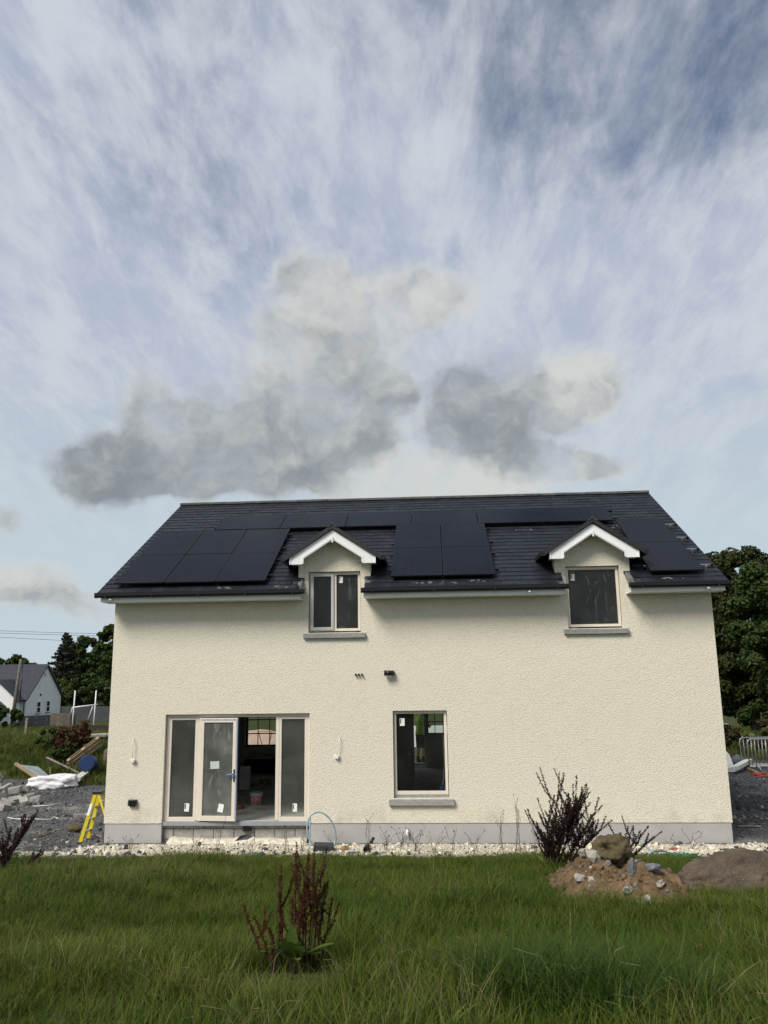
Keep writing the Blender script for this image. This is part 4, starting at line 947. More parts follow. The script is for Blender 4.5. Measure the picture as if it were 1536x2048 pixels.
# thin dry weeds along the wall
STRAW = mat('straw', (.15, .115, .07), .85, .25, 20); DARKW = mat('dark_weed', (.055, .035, .025), .85, .25, 20)
def weed(label, px, h, n, spread, m, seed, Y, heads=True):
    r = random.Random(seed); p = at_y(px, 1700, Y); b = Vector((p[0], Y, tz(p[0], Y))); o = thing('dry_weed', label, 'weed', b, group='thin dry weeds along the wall')
    for i in range(n):
        a = r.uniform(0, 6.283); hh = h*r.uniform(.55, 1.0); l = spread*r.uniform(.2, 1)
        pts = [b+Vector((r.gauss(0, .03)+math.cos(a)*l*t*t, r.gauss(0, .012)+math.sin(a)*l*.5*t*t, hh*t-.02)) for t in (0, .3, .6, .85, 1)]
        MB().tube(pts, [.005, .0045, .004, .0035, .0025], 4).build('stem', m, o)
        if heads and r.random() < .7: MB().lathe([(0, -.02), (.009, -.006), (.007, .012), (0, .022)], tuple(pts[-1]), 5).build('seed_head', m, o)
        if r.random() < .5:
            q = pts[2]; e = q+Vector((r.uniform(-.1, .1), r.uniform(-.05, .05), hh*.25)); MB().tube([q, (q+e)/2+Vector((0, 0, -.02)), e], .0025, 4).build('side_stem', m, o)
for i, (px, h, n, sp, Y, m, w) in enumerate(((212, .3, 3, .12, -.7, DARKW, 'left house corner'), (262, .38, 5, .2, -.6, STRAW, 'black wall socket'), (325, .28, 4, .15, -.8, STRAW, 'left end of the patio doors'), (392, .35, 5, .2, -.9, STRAW, 'door leaf standing ajar'),
        (436, .75, 4, .22, -.9, DARKW, 'blue door handle'), (500, .4, 4, .2, -1.0, STRAW, 'red banded bucket'), (572, .55, 4, .12, -.9, DARKW, 'right sidelight of the patio doors'), (604, .42, 4, .2, -.8, STRAW, 'right end of the patio doors'), (668, .4, 4, .25, -.7, STRAW, 'blue pipe loop'),
        (738, .85, 4, .15, -.8, DARKW, 'black drain stub'), (772, .5, 6, .25, -.7, DARKW, 'left end of the lower window sill'), (806, .5, 8, .22, -.75, DARKW, 'white overflow pipe'), (832, .55, 8, .28, -.7, DARKW, 'middle of the lower window'), (868, .42, 6, .25, -.8, STRAW, 'right half of the lower window'), (905, .62, 4, .35, -.7, DARKW, 'right end of the lower window sill'),
        (950, .4, 5, .3, -.8, STRAW, 'blank wall just past the lower window'), (1003, .95, 5, .14, -.6, STRAW, 'blank wall, leftmost of three tall ones'), (1038, 1.2, 6, .14, -.65, STRAW, 'blank wall, tallest of all'), (1072, .65, 6, .3, -.8, STRAW, 'blank wall left of the dead dock clump'), (1098, .5, 6, .25, -.9, DARKW, 'left side of the dead dock clump'),
        (1345, .35, 3, .2, -.6, STRAW, 'green netting'), (1385, .45, 3, .25, -.6, DARKW, 'right end of the plinth'))):
    weed('thin dry weed standing before the '+w, px, h, n, sp, m, 100+i, Y)

# ------------------------------------------------------------------ trees
def leaf_cloud(r, clumps, n, size, up=.3, asp=1.7):
    cl = np.array([c[:3] for c in clumps]); rad = np.array([c[3] for c in clumps]); p = rad**2/np.sum(rad**2)
    k = r.choice(len(clumps), n, p=p); d = r.normal(size=(n, 3)); d /= np.linalg.norm(d, axis=1)[:, None]
    c = cl[k]+d*(rad[k]*(r.random(n)**.45))[:, None]*np.array([1, 1, .8])
    nrm = d+r.normal(0, .6, (n, 3))+np.array([0, 0, up]); nrm /= np.linalg.norm(nrm, axis=1)[:, None]
    a = np.cross(nrm, r.normal(size=(n, 3))); a /= np.linalg.norm(a, axis=1)[:, None]; b = np.cross(nrm, a)
    s = (size*r.uniform(.6, 1.35, n))[:, None]
    v = np.stack([c-a*s*asp/2, c+b*s/2+nrm*s*.12, c+a*s*asp/2, c-b*s/2+nrm*s*.12], 1).reshape(-1, 3)
    return v, np.arange(n*4).reshape(-1, 4)
def broadleaf(label, base, H, lobes, nleaf, lsize, m, seed, tr=.25, bark=None, name='broadleaf_tree', group=None, cl_per=26, cr=.30):
    r = np.random.default_rng(seed); base = np.asarray(base, float); o = thing(name, label, 'tree' if 'tree' in name else 'shrub', base, group=group); clumps = []
    for (lx, ly, lz, rx, ry, rz) in lobes:
        for _ in range(cl_per):
            d = r.normal(size=3); d /= np.linalg.norm(d); q = r.uniform(.55, 1.0)
            clumps.append((base[0]+lx+d[0]*rx*q, base[1]+ly+d[1]*ry*q, base[2]+max(lz+d[2]*rz*q, .12*H), cr*min(rx, rz)*r.uniform(.6, 1.3)))
    v, f = leaf_cloud(r, clumps, nleaf, lsize)
    me = npmesh('crown', v-base, f, m); link('crown', me, o)
    tb = MB(); tp = Vector(base)+Vector((0, 0, H*.72)); tb.tube([Vector(base)-Vector((0, 0, .2)), Vector(base)+Vector((tr*.3, 0, H*.25)), Vector(base)+Vector((-tr*.2, 0, H*.5)), tp], [tr, tr*.8, tr*.55, tr*.2], 8)
    t_o = tb.build('trunk', bark or WOODG, o)
    for (lx, ly, lz, rx, ry, rz) in lobes:
        p0 = Vector(base)+Vector((0, 0, max(H*.15, min(H*.5, lz*.5)))); e = Vector(base)+Vector((lx, ly, lz)); MB().tube([p0, p0.lerp(e, .5)+Vector((0, 0, -.04*H)), e], [tr*.45, tr*.3, tr*.08], 6).build('limb', bark or WOODG, t_o)
    return o
LF1 = leafmat('leaf_dark', [(.014, .028, .007), (.028, .050, .012), (.048, .070, .018), (.075, .092, .030)], .5, .15)
LF2 = leafmat('leaf_mid', [(.020, .036, .010), (.042, .066, .016), (.07, .095, .024)], .5, .15)
LF3 = leafmat('leaf_olive', [(.012, .020, .005), (.024, .034, .008), (.040, .048, .013), (.062, .066, .024)], .5, .12)
LF4 = leafmat('leaf_yellow', [(.05, .06, .012), (.085, .085, .018), (.12, .10, .025)], .5, .15)
LFC = leafmat('needle', [(.010, .018, .010), (.022, .032, .018), (.05, .058, .040), (.085, .085, .065)], .6, .08)
BARK = mat('bark', (.055, .047, .038), .95, .2, 8, .01, 20)
# big trees to the right of the house
b = gd(1500, 47.0)
broadleaf('large dark broadleaf tree towering behind the right house corner', b, 11.5, [(-1.5, 0, 7.3, 2.2, 2.4, 2.2), (.9, .5, 8.0, 2.6, 2.4, 2.0), (-2.0, -.3, 4.8, 1.9, 2.2, 2.2), (.2, -.8, 5.8, 2.6, 2.2, 2.4), (-1.2, -.4, 2.8, 1.9, 1.8, 1.7), (2.8, 0, 6.4, 2.4, 2.4, 2.8), (1.0, -.6, 3.2, 2.0, 2.0, 1.8)], 85000, .135, LF3, 3, .3, BARK, group='trees to the right of the house')
b = gd(1590, 40.0)
broadleaf('greener leafy tree at the right edge of the picture', b, 8.5, [(-.3, 0, 6.0, 2.0, 2.0, 2.4), (-.9, -.2, 3.8, 1.7, 1.8, 1.8), (.8, 0, 4.8, 2.2, 2.2, 2.6), (0, 0, 2.2, 1.8, 1.7, 1.2)], 48000, .115, LF1, 5, .22, BARK, group='trees to the right of the house')
for (px, dist, H, sc_, lb, sd) in ((1475, 95, 8.0, 1.0, 'distant tree glimpsed under the big right tree', 71), (1640, 80, 9.0, 1.1, 'distant hedgerow tree just outside the right edge', 72), (1800, 90, 9.5, 1.2, 'distant hedgerow tree farther to the right', 73), (1960, 85, 8.0, 1.1, 'rightmost distant hedgerow tree', 74)):
    broadleaf(lb, gd(px, dist), H, [(0, 0, H*.62, 2.6*sc_, 2.4*sc_, H*.30), (-2.2*sc_, 0, H*.42, 2.4*sc_, 2*sc_, H*.26), (2.2*sc_, 0, H*.45, 2.4*sc_, 2*sc_, H*.28), (0, -.4, H*.22, 3.2*sc_, 2*sc_, H*.18)], 14000, .24, LF1, sd, .25, BARK, group='distant hedgerow trees on the right')
# left background trees
for (px, dist, H, lobes, n, ls, m, lb, sd) in (
    (172, 118, 10.5, [(-.6, 0, 8.6, 2.3, 2.3, 2.0), (-2.4, 0, 5.6, 2.6, 2.5, 2.6), (1.6, 0, 6.0, 2.6, 2.5, 2.8), (0, -.5, 3.0, 3.4, 2.6, 2.4)], 26000, .26, LF1, 'dark round broadleaf tree right of the conifer', 21),
    (222, 112, 12.0, [(-.6, 0, 10.0, 1.5, 1.6, 2.0), (-1.4, 0, 6.5, 2.2, 2.0, 2.6), (1.0, 0, 8.0, 2.0, 2.0, 3.0), (-.6, -.5, 3.2, 3.2, 2.5, 2.4)], 24000, .25, LF2, 'tall leafy tree half hidden by the left house corner', 22),
    (135, 104, 5.5, [(-1.6, 0, 3.2, 2.4, 2.0, 2.2), (1.8, 0, 2.8, 2.6, 2.0, 2.2), (4.4, 0, 2.4, 2.2, 2.0, 2.0), (0, -.5, 1.6, 3.0, 1.6, 1.4)], 26000, .22, LF1, 'dense dark bushy tree behind the goalposts', 23),
    (10, 165, 9.5, [(-4, 0, 5.6, 4.0, 3.0, 2.6), (1.5, 0, 6.6, 4.0, 3.0, 2.8), (5.0, 0, 5.2, 2.8, 3.0, 2.4), (-10, 0, 5.0, 4.0, 3.0, 2.6)], 24000, .36, LF2, 'broad rounded tree rising behind the bungalow roof', 24),
    (76, 150, 7.0, [(-1.5, 0, 5.0, 2.6, 2.2, 2.0), (2.0, 0, 4.6, 2.4, 2.2, 1.8), (.4, 0, 2.6, 3.0, 2.2, 1.6)], 12000, .30, LF4, 'yellowish green bush between bungalow ridge and conifer', 25)):
    broadleaf(lb, gd(px, dist), H, lobes, n, ls, m, sd, .28, BARK, group='trees beyond the bungalow')
def conifer(label, base, H, rad, seed):
    r = np.random.default_rng(seed); base = np.asarray(base, float); o = thing('conifer', label, 'tree', base, group='trees beyond the bungalow')
    tk = MB().tube([Vector(base)-Vector((0, 0, .2)), Vector(base)+Vector((0, 0, H*.6)), Vector(base)+Vector((0, 0, H))], [.26, .14, .03], 8).build('trunk', BARK, o)
    clumps = []
    for k in range(26):
        t = k/25; z = H*(.10+.88*t); L = rad*(1-t)**.75*r.uniform(.75, 1.1)+.15
        for j in range(7 if t < .8 else 4):
            a = r.uniform(0, 6.283); l = L*r.uniform(.6, 1.15); e = Vector((base[0]+math.cos(a)*l, base[1]+math.sin(a)*l, base[2]+z+.10*l-.06*l*l+.12))
            if j < 3: MB().tube([Vector((base[0], base[1], base[2]+z)), e], [.05*(1-t)+.02, .01], 4).build('branch', BARK, tk)
            for q in (.35, .6, .82, 1.0):
                c = Vector((base[0], base[1], base[2]+z)).lerp(e, q); clumps.append((c.x, c.y, c.z-.05, (.20+.16*(1-q))*(1.25-.6*t)))
    v, f = leaf_cloud(r, clumps, 24000, .17, .1, 2.4); link('crown', npmesh('crown', v-base, f, LFC), o)
conifer('tall pointed conifer standing beside the white bungalow', gd(128, 112), 10.6, 3.4, 41)
# shrubs on the left bank
broadleaf('reddish brown dead bush on the bank above the timber', hit(140, 1516), 1.5, [(0, 0, .7, .65, .5, .6), (.4, 0, .9, .5, .4, .5), (-.45, 0, .6, .5, .4, .5)], 2600, .075, leafmat('dead_leaf', [(.035, .018, .012), (.07, .035, .02), (.06, .05, .02)], .8, .1), 61, .03, DARKST, 'shrub', cl_per=16)
broadleaf('low green bush on the bank left of the dead bush', hit(95, 1500), 1.0, [(0, 0, .5, .5, .4, .42), (.4, 0, .4, .4, .4, .35)], 2200, .08, LF1, 62, .03, DARKST, 'shrub', cl_per=14)
broadleaf('dark green bush below the leaning pallet', hit(138, 1530), .9, [(0, 0, .45, .45, .4, .4), (-.5, 0, .35, .4, .35, .3)], 2000, .075, LF1, 63, .03, DARKST, 'shrub', cl_per=14)
broadleaf('small dark hedge bush at the left edge below the bungalow', gd(4, 76), 2.4, [(-.6, 0, 1.2, 1.2, .9, .9), (1.0, 0, .9, 1.0, .9, .8), (-2.4, 0, 1.1, 1.2, .9, .9)], 4000, .16, LF1, 64, .05, BARK, 'shrub', cl_per=16)
broadleaf('scrubby brown and green undergrowth behind the barriers', hit(1515, 1500), 1.3, [(-.8, 0, .5, .8, .6, .5), (.6, .2, .6, .9, .6, .6), (2.0, .2, .6, .9, .6, .6)], 3600, .09, leafmat('scrub_leaf', [(.03, .02, .012), (.05, .04, .018), (.04, .05, .018)], .8, .1), 65, .03, DARKST, 'shrub', cl_per=16)
broadleaf('dark hedge bush under the big right tree', gd(1530, 45), 2.6, [(0, 0, 1.2, 1.6, 1.2, 1.1), (1.6, 0, 1.4, 1.4, 1.2, 1.2)], 6000, .13, LF1, 66, .05, BARK, 'shrub', cl_per=18)

# ------------------------------------------------------------------ neighbouring bungalow
NW = mat('white_render', (.78, .79, .80), .8, .04, 1.0); NS = mat('far_slate', (.032, .037, .049), .6, .12, 2.0, .004, 12)
bp_ = gd(56, 90.0); AB = R(4.1); BH = 2.75
bung = thing('bungalow', 'white bungalow with dark slate roof and front gable porch', 'house', bp_-np.array([0, 0, .15]), (0, 0, AB))
LB, DB, RH = 17.0, 9.0, 3.3
m_ = MB(); m_.prism([(0, 0), (DB, 0), (DB, BH), (DB/2, BH+RH-.12), (0, BH)], 'x', -LB, 0); m_.build('wall', NW, bung, world=False)
for (ya, yb) in ((-.35, DB/2), (DB+.35, DB/2)):
    z_e = BH-.35*RH/(DB/2); vs = [(-LB-.3, ya, z_e), (.25, ya, z_e), (.25, yb, BH+RH), (-LB-.3, yb, BH+RH)]; lo = [(a, b_, c-.16) for a, b_, c in vs]
    MB().add(lo+vs, [(3,2,1,0),(4,5,6,7),(0,1,5,4),(1,2,6,5),(2,3,7,6),(3,0,4,7)]).build('roof', NS, bung, world=False)
# projecting front gable and porch
gx, gw, gh = -2.35, 2.1, 1.75
MB().prism([(gx-gw+.25, 0), (gx+gw-.25, 0), (gx+gw-.25, BH-.2), (gx, BH+gh-.25), (gx-gw+.25, BH-.2)], 'y', -1.2, .5).build('front_gable', NW, bung, world=False)
for sg in (-1, 1):
    vs = [(gx, -1.45, BH+gh), (gx+sg*(gw+.15), -1.45, BH-.28), (gx+sg*(gw+.15), .6, BH-.28), (gx, 2.2, BH+gh)]; lo = [(a, b_, c-.18) for a, b_, c in vs]
    MB().add(lo+vs, [(3,2,1,0),(4,5,6,7),(0,1,5,4),(1,2,6,5),(2,3,7,6),(3,0,4,7)]).build('gable_roof', NS, bung, world=False)
px_, pw, ph = -2.85, 1.35, 1.0
MB().prism([(px_-pw+.2, 1.95), (px_+pw-.2, 1.95), (px_+pw-.2, 2.05), (px_, 2.05+ph-.25), (px_-pw+.2, 2.05)], 'y', -2.6, -1.2).build('porch_gable', NW, bung, world=False)
for sg in (-1, 1):
    vs = [(px_, -2.8, 2.05+ph), (px_+sg*(pw+.1), -2.8, 1.9), (px_+sg*(pw+.1), -1.2, 1.9), (px_, -1.2, 2.05+ph)]; lo = [(a, b_, c-.14) for a, b_, c in vs]
    MB().add(lo+vs, [(3,2,1,0),(4,5,6,7),(0,1,5,4),(1,2,6,5),(2,3,7,6),(3,0,4,7)]).build('porch_roof', NS, bung, world=False)
pf = MB()
for xx in (px_-pw+.2, px_-.05, px_+pw-.3): pf.box((xx, -2.6, 0), (xx+.1, -2.5, 1.95))
pf.box((px_-pw+.2, -2.6, 1.45), (px_+pw-.2, -2.5, 1.55)); pf = pf.build('porch_frame', NW, bung, world=False)
MB().box((px_-pw+.3, -2.54, .5), (px_+pw-.3, -2.52, 1.94)).build('pane', GLASS, pf, world=False)
MB().box((px_-pw+.2, -2.61, 0), (px_-.4, -2.5, .5)).build('porch_wall', mat('porch_brick', (.20, .10, .07), .9, .2, 10), bung, world=False)
MB().box((px_-.9, -1.215, .1), (px_+.9, -1.202, 1.9)).build('front_door', BLACKP, bung, world=False)
for yy in (2.6, 5.0):
    w_ = MB().box((.002, yy, 1.0), (.06, yy+.95, 2.2)).build('window', NW, bung, world=False)
    MB().box((.062, yy+.12, 1.08), (.07, yy+.83, 1.56)).build('pane', mat('far_pane', (.03, .035, .04), .1), w_, world=False); MB().box((.062, yy+.12, 1.64), (.07, yy+.83, 2.12)).build('pane', MATS['far_pane'], w_, world=False)
    MB().box((.0, yy-.1, .9), (.12, yy+1.05, .998)).build('window_sill', SILL, w_, world=False)
MB().box((.002, 4.1, 4.75), (.03, 4.5, 5.1)).build('vent', STEEL, bung, world=False); MB().box((.002, 3.3, 2.75), (.06, 3.6, 2.95)).build('wall_light', BLACKP, bung, world=False)
MB().tube([(-.12, -.1, 0), (-.12, -.1, BH-.3)], .05, 6).build('downpipe', BLACKP, bung, world=False)
MB().box((-LB, -.48, BH-.42), (gx-gw-.2, -.36, BH-.30)).box((gx+gw+.2, -.48, BH-.42), (.2, -.36, BH-.30)).build('gutter', BLACKP, bung, world=False)
# concrete block yard wall, dark fence, stone pier
def wall_between(name, label, cat, a, b, d1, d2, h, th, m, cop=None):
    p, q = gd(a, d1), gd(b, d2); o = thing(name, label, cat, p); n_ = 8
    for i in range(n_):
        u, v = p+(q-p)*i/n_, p+(q-p)*(i+1)/n_; zb = min(tz(u[0], u[1]), tz(v[0], v[1]))-.2; zt = (p[2]+(q[2]-p[2])*(i+.5)/n_)+h
        mb = MB(); mb.bar((u[0], u[1], (zb+zt)/2), (v[0], v[1], (zb+zt)/2), th, zt-zb); mb.build('bay', m, o)
    return o
def brickm(name, c1, c2, mc, sc_, w, h):
    m = bpy.data.materials.new(name); m.use_nodes = True; t = m.node_tree; t.nodes.clear(); n = NT(t)
    s = n.n('ShaderNodeSeparateXYZ', {0: n.n('ShaderNodeNewGeometry').outputs['Position']}); v = n.n('ShaderNodeCombineXYZ', {0: s.outputs[0], 1: s.outputs[2]}).outputs[0]
    b = n.n('ShaderNodeTexBrick', {'Vector': v, 'Color1': (*c1, 1), 'Color2': (*c2, 1), 'Mortar': (*mc, 1), 'Scale': sc_, 'Brick Width': w, 'Row Height': h, 'Mortar Size': .02})
    p = n.n('ShaderNodeBsdfPrincipled', {'Base Color': b.outputs[0], 'Roughness': .9}); n.n('ShaderNodeOutputMaterial', {0: p.outputs[0]}); return m
wall_between('block_wall', 'dark grey concrete block wall before the bungalow gable', 'wall', 46, 116, 76, 80, 1.0, .2, brickm('yard_block', (.085, .09, .10), (.11, .115, .125), (.19, .19, .19), 1.0, .45, .225))
wall_between('stone_wall', 'low rough brown stone wall left of the goalposts', 'wall', 112, 152, 77, 72, 1.15, .45, mat('rubble_wall', (.12, .10, .08), .95, .3, 5, .05, 5, col2=(.045, .038, .03)))
wall_between('dark_fence', 'dark grey boarded fence behind the goalposts', 'fence', 128, 250, 92, 88, 1.55, .12, mat('dark_board', (.055, .058, .063), .8, .15, 2))
wall_between('timber_rail', 'low brown timber rail behind the goalposts', 'fence', 150, 250, 66, 64, .55, .08, mat('rail_wood', (.05, .033, .022), .9, .2, 4))
# goalposts
gp = thing('goalposts', 'white tubular goalposts with crossbar on the far field', 'goalposts', gd(172, 66)); GW_ = mat('white_tube', (.74, .75, .76), .5, .03)
for px in (151, 193):
    f_ = gd(px, 66); tp = at_d(px-.5, 1381, 66); bk = f_+np.array([-.35, 1.2, 0]); cb_ = at_d(px, 1413, 66)
    MB().tube([f_-np.array([0, 0, .1]), tp], .05, 8).build('post', GW_, gp)
a_, b_ = at_d(145, 1415, 66), at_d(195, 1409, 66); MB().tube([a_, b_], .05, 8).build('crossbar', GW_, gp)
for (pa, pb) in (((145, 1415), (141, 1430)), ((186, 1411), (175, 1443))): MB().tube([at_d(*pa, 66), at_d(*pb, 66.3)], .04, 6).build('brace', GW_, gp)
# utility pole and wires
up_ = thing('utility_pole', 'grey wooden utility pole standing before the bungalow', 'pole', gd(31, 80)); t0, t1 = gd(31, 80), at_d(42, 1318, 80)
MB().tube([t0-np.array([0, 0, .3]), t0+(t1-t0)*.5, t1], [.17, .155, .13], 10).build('pole', mat('pole_wood', (.16, .14, .115), .9, .2, 4), up_)
t2, t3 = at_d(46, 1322, 80.2), at_d(40, 1400, 79); MB().tube([t2, t3], .04, 6).build('cable_duct', BLACKP, up_)
MB().box(tuple(at_d(27, 1423, 79.75)), tuple(at_d(31, 1418, 79.75)+np.array([.02, .04, 0]))).build('warning_plate', mat('orange_plate', (.7, .25, .03), .6, .05), up_)
WIRE = mat('wire', (.05, .05, .055), .6)
for i, (ya, yb, lb) in enumerate(((1258, 1262, 'uppermost'), (1263, 1266, 'middle'), (1266, 1283, 'lowest'))):
    A, B_ = at_d(-260, ya-8, 105), at_d(430, yb+8, 120); pts = [A+(B_-A)*t-np.array([0, 0, 1.1*4*t*(1-t)*.25]) for t in np.linspace(0, 1, 14)]
    tag(MB().tube(pts, .028, 4).build('overhead_wire', WIRE), f'{lb} of three thin overhead wires crossing the sky at left', 'wire', 'overhead wires')
# fence posts on the bank
for (px, pa, pb, lb) in ((51, 1474, 1436, 'weathered fence post standing on the left bank'), (103, 1466, 1454, 'short dark stake in the far field')):
    f_ = hit(px, pa); d_ = math.hypot(f_[0]-CAM[0], f_[1]-CAM[1]); tp = at_d(px+1, pb, d_); w_ = .11 if px < 60 else .09
    tag(MB().box((f_[0]-w_/2, f_[1]-w_/2, f_[2]-.2), (f_[0]+w_/2, f_[1]+w_/2, tp[2]), (0, .04, 0)).build('fence_post', WOODG, None, bevel=.012), lb, 'post')

# ------------------------------------------------------------------ site clutter on the left
YEL = mat('yellow_fibreglass', (.62, .50, .02), .5, .05, 8)
lf = np.array([-.90, 1.05, 0]); lf = hit(160, 1687); LT = at_y(199, 1584, lf[1]+.22)
lad = thing('stepladder', 'yellow fibreglass stepladder standing at the left house corner', 'stepladder', lf)
topx, topz = LT[0], LT[2]
for yo in (0, .42):
    ft = Vector((lf[0], lf[1]+yo, tz(lf[0], lf[1]+yo))); tp = Vector((topx-.03, lf[1]+.21+(yo-.21)*.62, topz))
    MB().bar(ft, tp, .085, .028, (0, 1, 0)).build('front_rail', YEL, lad, bevel=.004)
    MB().bar(ft.lerp(tp, .55)+Vector((-.012, -.022 if yo == 0 else .022, 0)), ft.lerp(tp, .78)+Vector((-.012, -.022 if yo == 0 else .022, 0)), .06, .004, (0, 1, 0)).build('label_plate', PAPER, lad)
    rb = Vector((topx+.42, lf[1]+yo, tz(topx+.42, lf[1]+yo))); MB().bar(rb, tp+Vector((.06, 0, 0)), .05, .025, (0, 1, 0)).build('rear_rail', YEL, lad, bevel=.004)
    MB().box(tuple(ft+Vector((-.05, -.025, -.01))), tuple(ft+Vector((.05, .025, .03)))).build('foot', BLACKP, lad)
for t in (.22, .46, .70):
    a = Vector((lf[0], lf[1], lf[2])).lerp(Vector((topx-.03, lf[1]+.08, topz)), t); b = Vector((lf[0], lf[1]+.42, lf[2])).lerp(Vector((topx-.03, lf[1]+.34, topz)), t)
    MB().bar(a, b, .085, .022, (0, 0, 1)).build('tread', STEEL, lad)
MB().box((topx-.10, lf[1]+.04, topz-.02), (topx+.12, lf[1]+.38, topz+.035)).build('top_cap', BLACKP, lad, bevel=.01)
# bulk bag
def bag(label, c, size, seed, m):
    bm = bmesh.new(); bmesh.ops.create_cube(bm, size=2); bmesh.ops.subdivide_edges(bm, edges=bm.edges, cuts=13, use_grid_fill=True)
    for v in bm.verts:
        p = v.co; d = p.normalized(); q = p.lerp(d*1.15, .55); n1 = mnoise.noise(p*1.3+Vector((seed, 0, 0))); n2 = abs(mnoise.noise(Vector((p.x*3.5, p.y*3.5, p.z*1.4))+Vector((0, seed, 0)))); n3 = mnoise.noise(p*6+Vector((0, 0, seed)))
        k = 1+.22*n1-.30*n2+.06*n3; q = Vector((q.x*k, q.y*k, q.z*(1+.35*n1-.25*n2)))
        v.co = Vector((q.x*size[0], q.y*size[1], max(q.z, -.8)*size[2]))
    me = bpy.data.meshes.new('bulk_bag'); bm.to_mesh(me); bm.free(); me.materials.append(m); me.polygons.foreach_set('use_smooth', [True]*len(me.polygons))
    return tag(link('bulk_bag', me, None, c, (0, 0, .1)), label, 'bag')
p_ = hit(92, 1578); bag('crumpled white bulk bag lying on the gravel', (p_[0], p_[1]+.45, p_[2]+.16), (.84, .5, .23), 3, mat('woven_white', (.74, .74, .76), .7, .05, 6, .01, 20))
def conc_block(label, px, py, rot, seed, dz=0.0):
    p = hit(px, py); r = random.Random(seed); o = thing('concrete_block', label, 'block', (p[0], p[1], p[2]+.09+dz), rot, 'broken concrete blocks by the gravel')
    mb = MB().box((-.21, -.12, -.10), (.21, .12, .10)); mb.v = [(x*r.uniform(.65, 1.1), y*r.uniform(.75, 1.15), z*r.uniform(.75, 1.15)) for x, y, z in mb.v]
    mb.build('block', BLOCKM, o, world=False, bevel=.012)
for i, (px, py, dz, lb) in enumerate(((12, 1612, 0, 'grey concrete lump at the left end of the rubble row'), (30, 1608, 0, 'grey concrete lump in the middle of the rubble row'), (47, 1610, 0, 'squarish concrete lump near the right of the rubble row'), (28, 1600, .2, 'upper concrete lump resting on the rubble row'), (10, 1598, .22, 'upper left concrete lump on the rubble row'), (44, 1596, .18, 'upper right concrete lump on the rubble row'),
        (58, 1600, 0, 'small concrete lump at the right end of the rubble'), (8, 1622, 0, 'lowest concrete lump at the left picture edge'), (72, 1602, -.05, 'flat concrete lump just right of the rubble'), (22, 1590, .05, 'rear concrete lump behind the rubble row'), (2, 1586, .1, 'rear concrete lump at the left picture edge'))):
    conc_block(lb, px, py, (.3*math.sin(i*2.1), .35*math.cos(i*1.7), i*1.1), 80+i, dz)
def plank(label, a, b, w, t, m, cat='plank', name='timber_plank', group='loose timber by the bank', up=(0, 0, 1)):
    return tag(MB().bar(a, b, w, t, up).build(name, m, None, bevel=.004), label, cat, group)
p0, p1 = hit(161, 1551), None; d_ = math.hypot(p0[0]-CAM[0], p0[1]-CAM[1])
plank('long grey plank sloping down to the right over the bank', at_d(96, 1519, d_+1.6), at_d(160, 1550, d_), .06, .26, WOODG, up=(.3, -.8, .5))
plank('orange brown timber batten along the sheet edge behind the bag', at_d(31, 1527, d_-.6), at_d(74, 1556, d_-1.6), .09, .09, WOOD)
plank('short upright stake behind the white bag', hit(100, 1557), at_d(100, 1535, math.hypot(*(hit(100, 1557)-CAM)[:2])), .07, .05, WOOD)
plank('dark short stake poking up behind the white bag', hit(75, 1556), at_d(75, 1545, math.hypot(*(hit(75, 1556)-CAM)[:2])), .06, .05, WOODG)
plank('thin timber batten lying over the pale boards', at_d(140, 1560, d_-.8), at_d(182, 1548, d_+.2), .08, .04, WOOD)
plank('second thin batten beside the pale boards', at_d(150, 1553, d_-.3), at_d(178, 1549, d_+.3), .07, .04, WOODG)
def sheet(label, pts, m, th=.03, cat='board', name='board'):
    o = MB().add(pts, [tuple(range(len(pts)))]).build(name, m); o.modifiers.new('thick', 'SOLIDIFY').thickness = th; return tag(o, label, cat)
sheet('weathered pale blue sheet leaning on the bank behind the bag', [at_d(38, 1529, d_-.3), at_d(76, 1533, d_+.4), at_d(104, 1556, d_-.8), at_d(70, 1557, d_-1.5)], mat('pale_sheet', (.36, .41, .43), .8, .25, 3, col2=(.24, .26, .26)))
for i, (pl_, lb) in enumerate((([(142, 1567), (160, 1566), (181, 1550), (165, 1551)], 'upper white plasterboard offcut beside the bag'), ([(141, 1568), (158, 1568), (168, 1560), (150, 1561)], 'lower white plasterboard offcut beside the bag'))):
    q = [hit(*p) for p in pl_]; sheet(lb, [p+np.array([0, 0, .07+.05*(1-i)]) for p in q], mat('plasterboard', (.60, .59, .55), .9, .08, 6), .05)
def pallet(label, loc, rot, L=1.2, Wd=1.0, m=None):
    o = thing('pallet', label, 'pallet', loc, rot, 'timber pallets'); m = m or WOOD
    ns = max(3, round(Wd/.145))
    for i in range(ns): y = (Wd-.1)*i/(ns-1); MB().box((0, y, .10), (L, y+.095, .122)).build('slat', m, o, world=False)
    for i in range(3): y = (Wd-.1)*i/2; MB().box((0, y, .0), (L, y+.1, .02)).build('base_board', m, o, world=False)
    for i in range(3):
        for j in range(3): MB().box(((L-.14)*i/2, (Wd-.1)*j/2, .0205), ((L-.14)*i/2+.14, (Wd-.1)*j/2+.1, .0995)).build('block', m, o, world=False)
pb = hit(140, 1537); d_p = math.hypot(pb[0]-CAM[0], pb[1]-CAM[1]); pe = at_d(203, 1489, d_p+.4)
ang = math.atan2(pe[2]-pb[2], math.hypot(pe[0]-pb[0], pe[1]-pb[1])); LP = float(np.linalg.norm(pe-pb))
pallet('long timber pallet leaning up over the blue barrel', pb+np.array([0, 0, .02]), (R(112), -ang, math.atan2(pe[1]-pb[1], pe[0]-pb[0])), LP, .42)
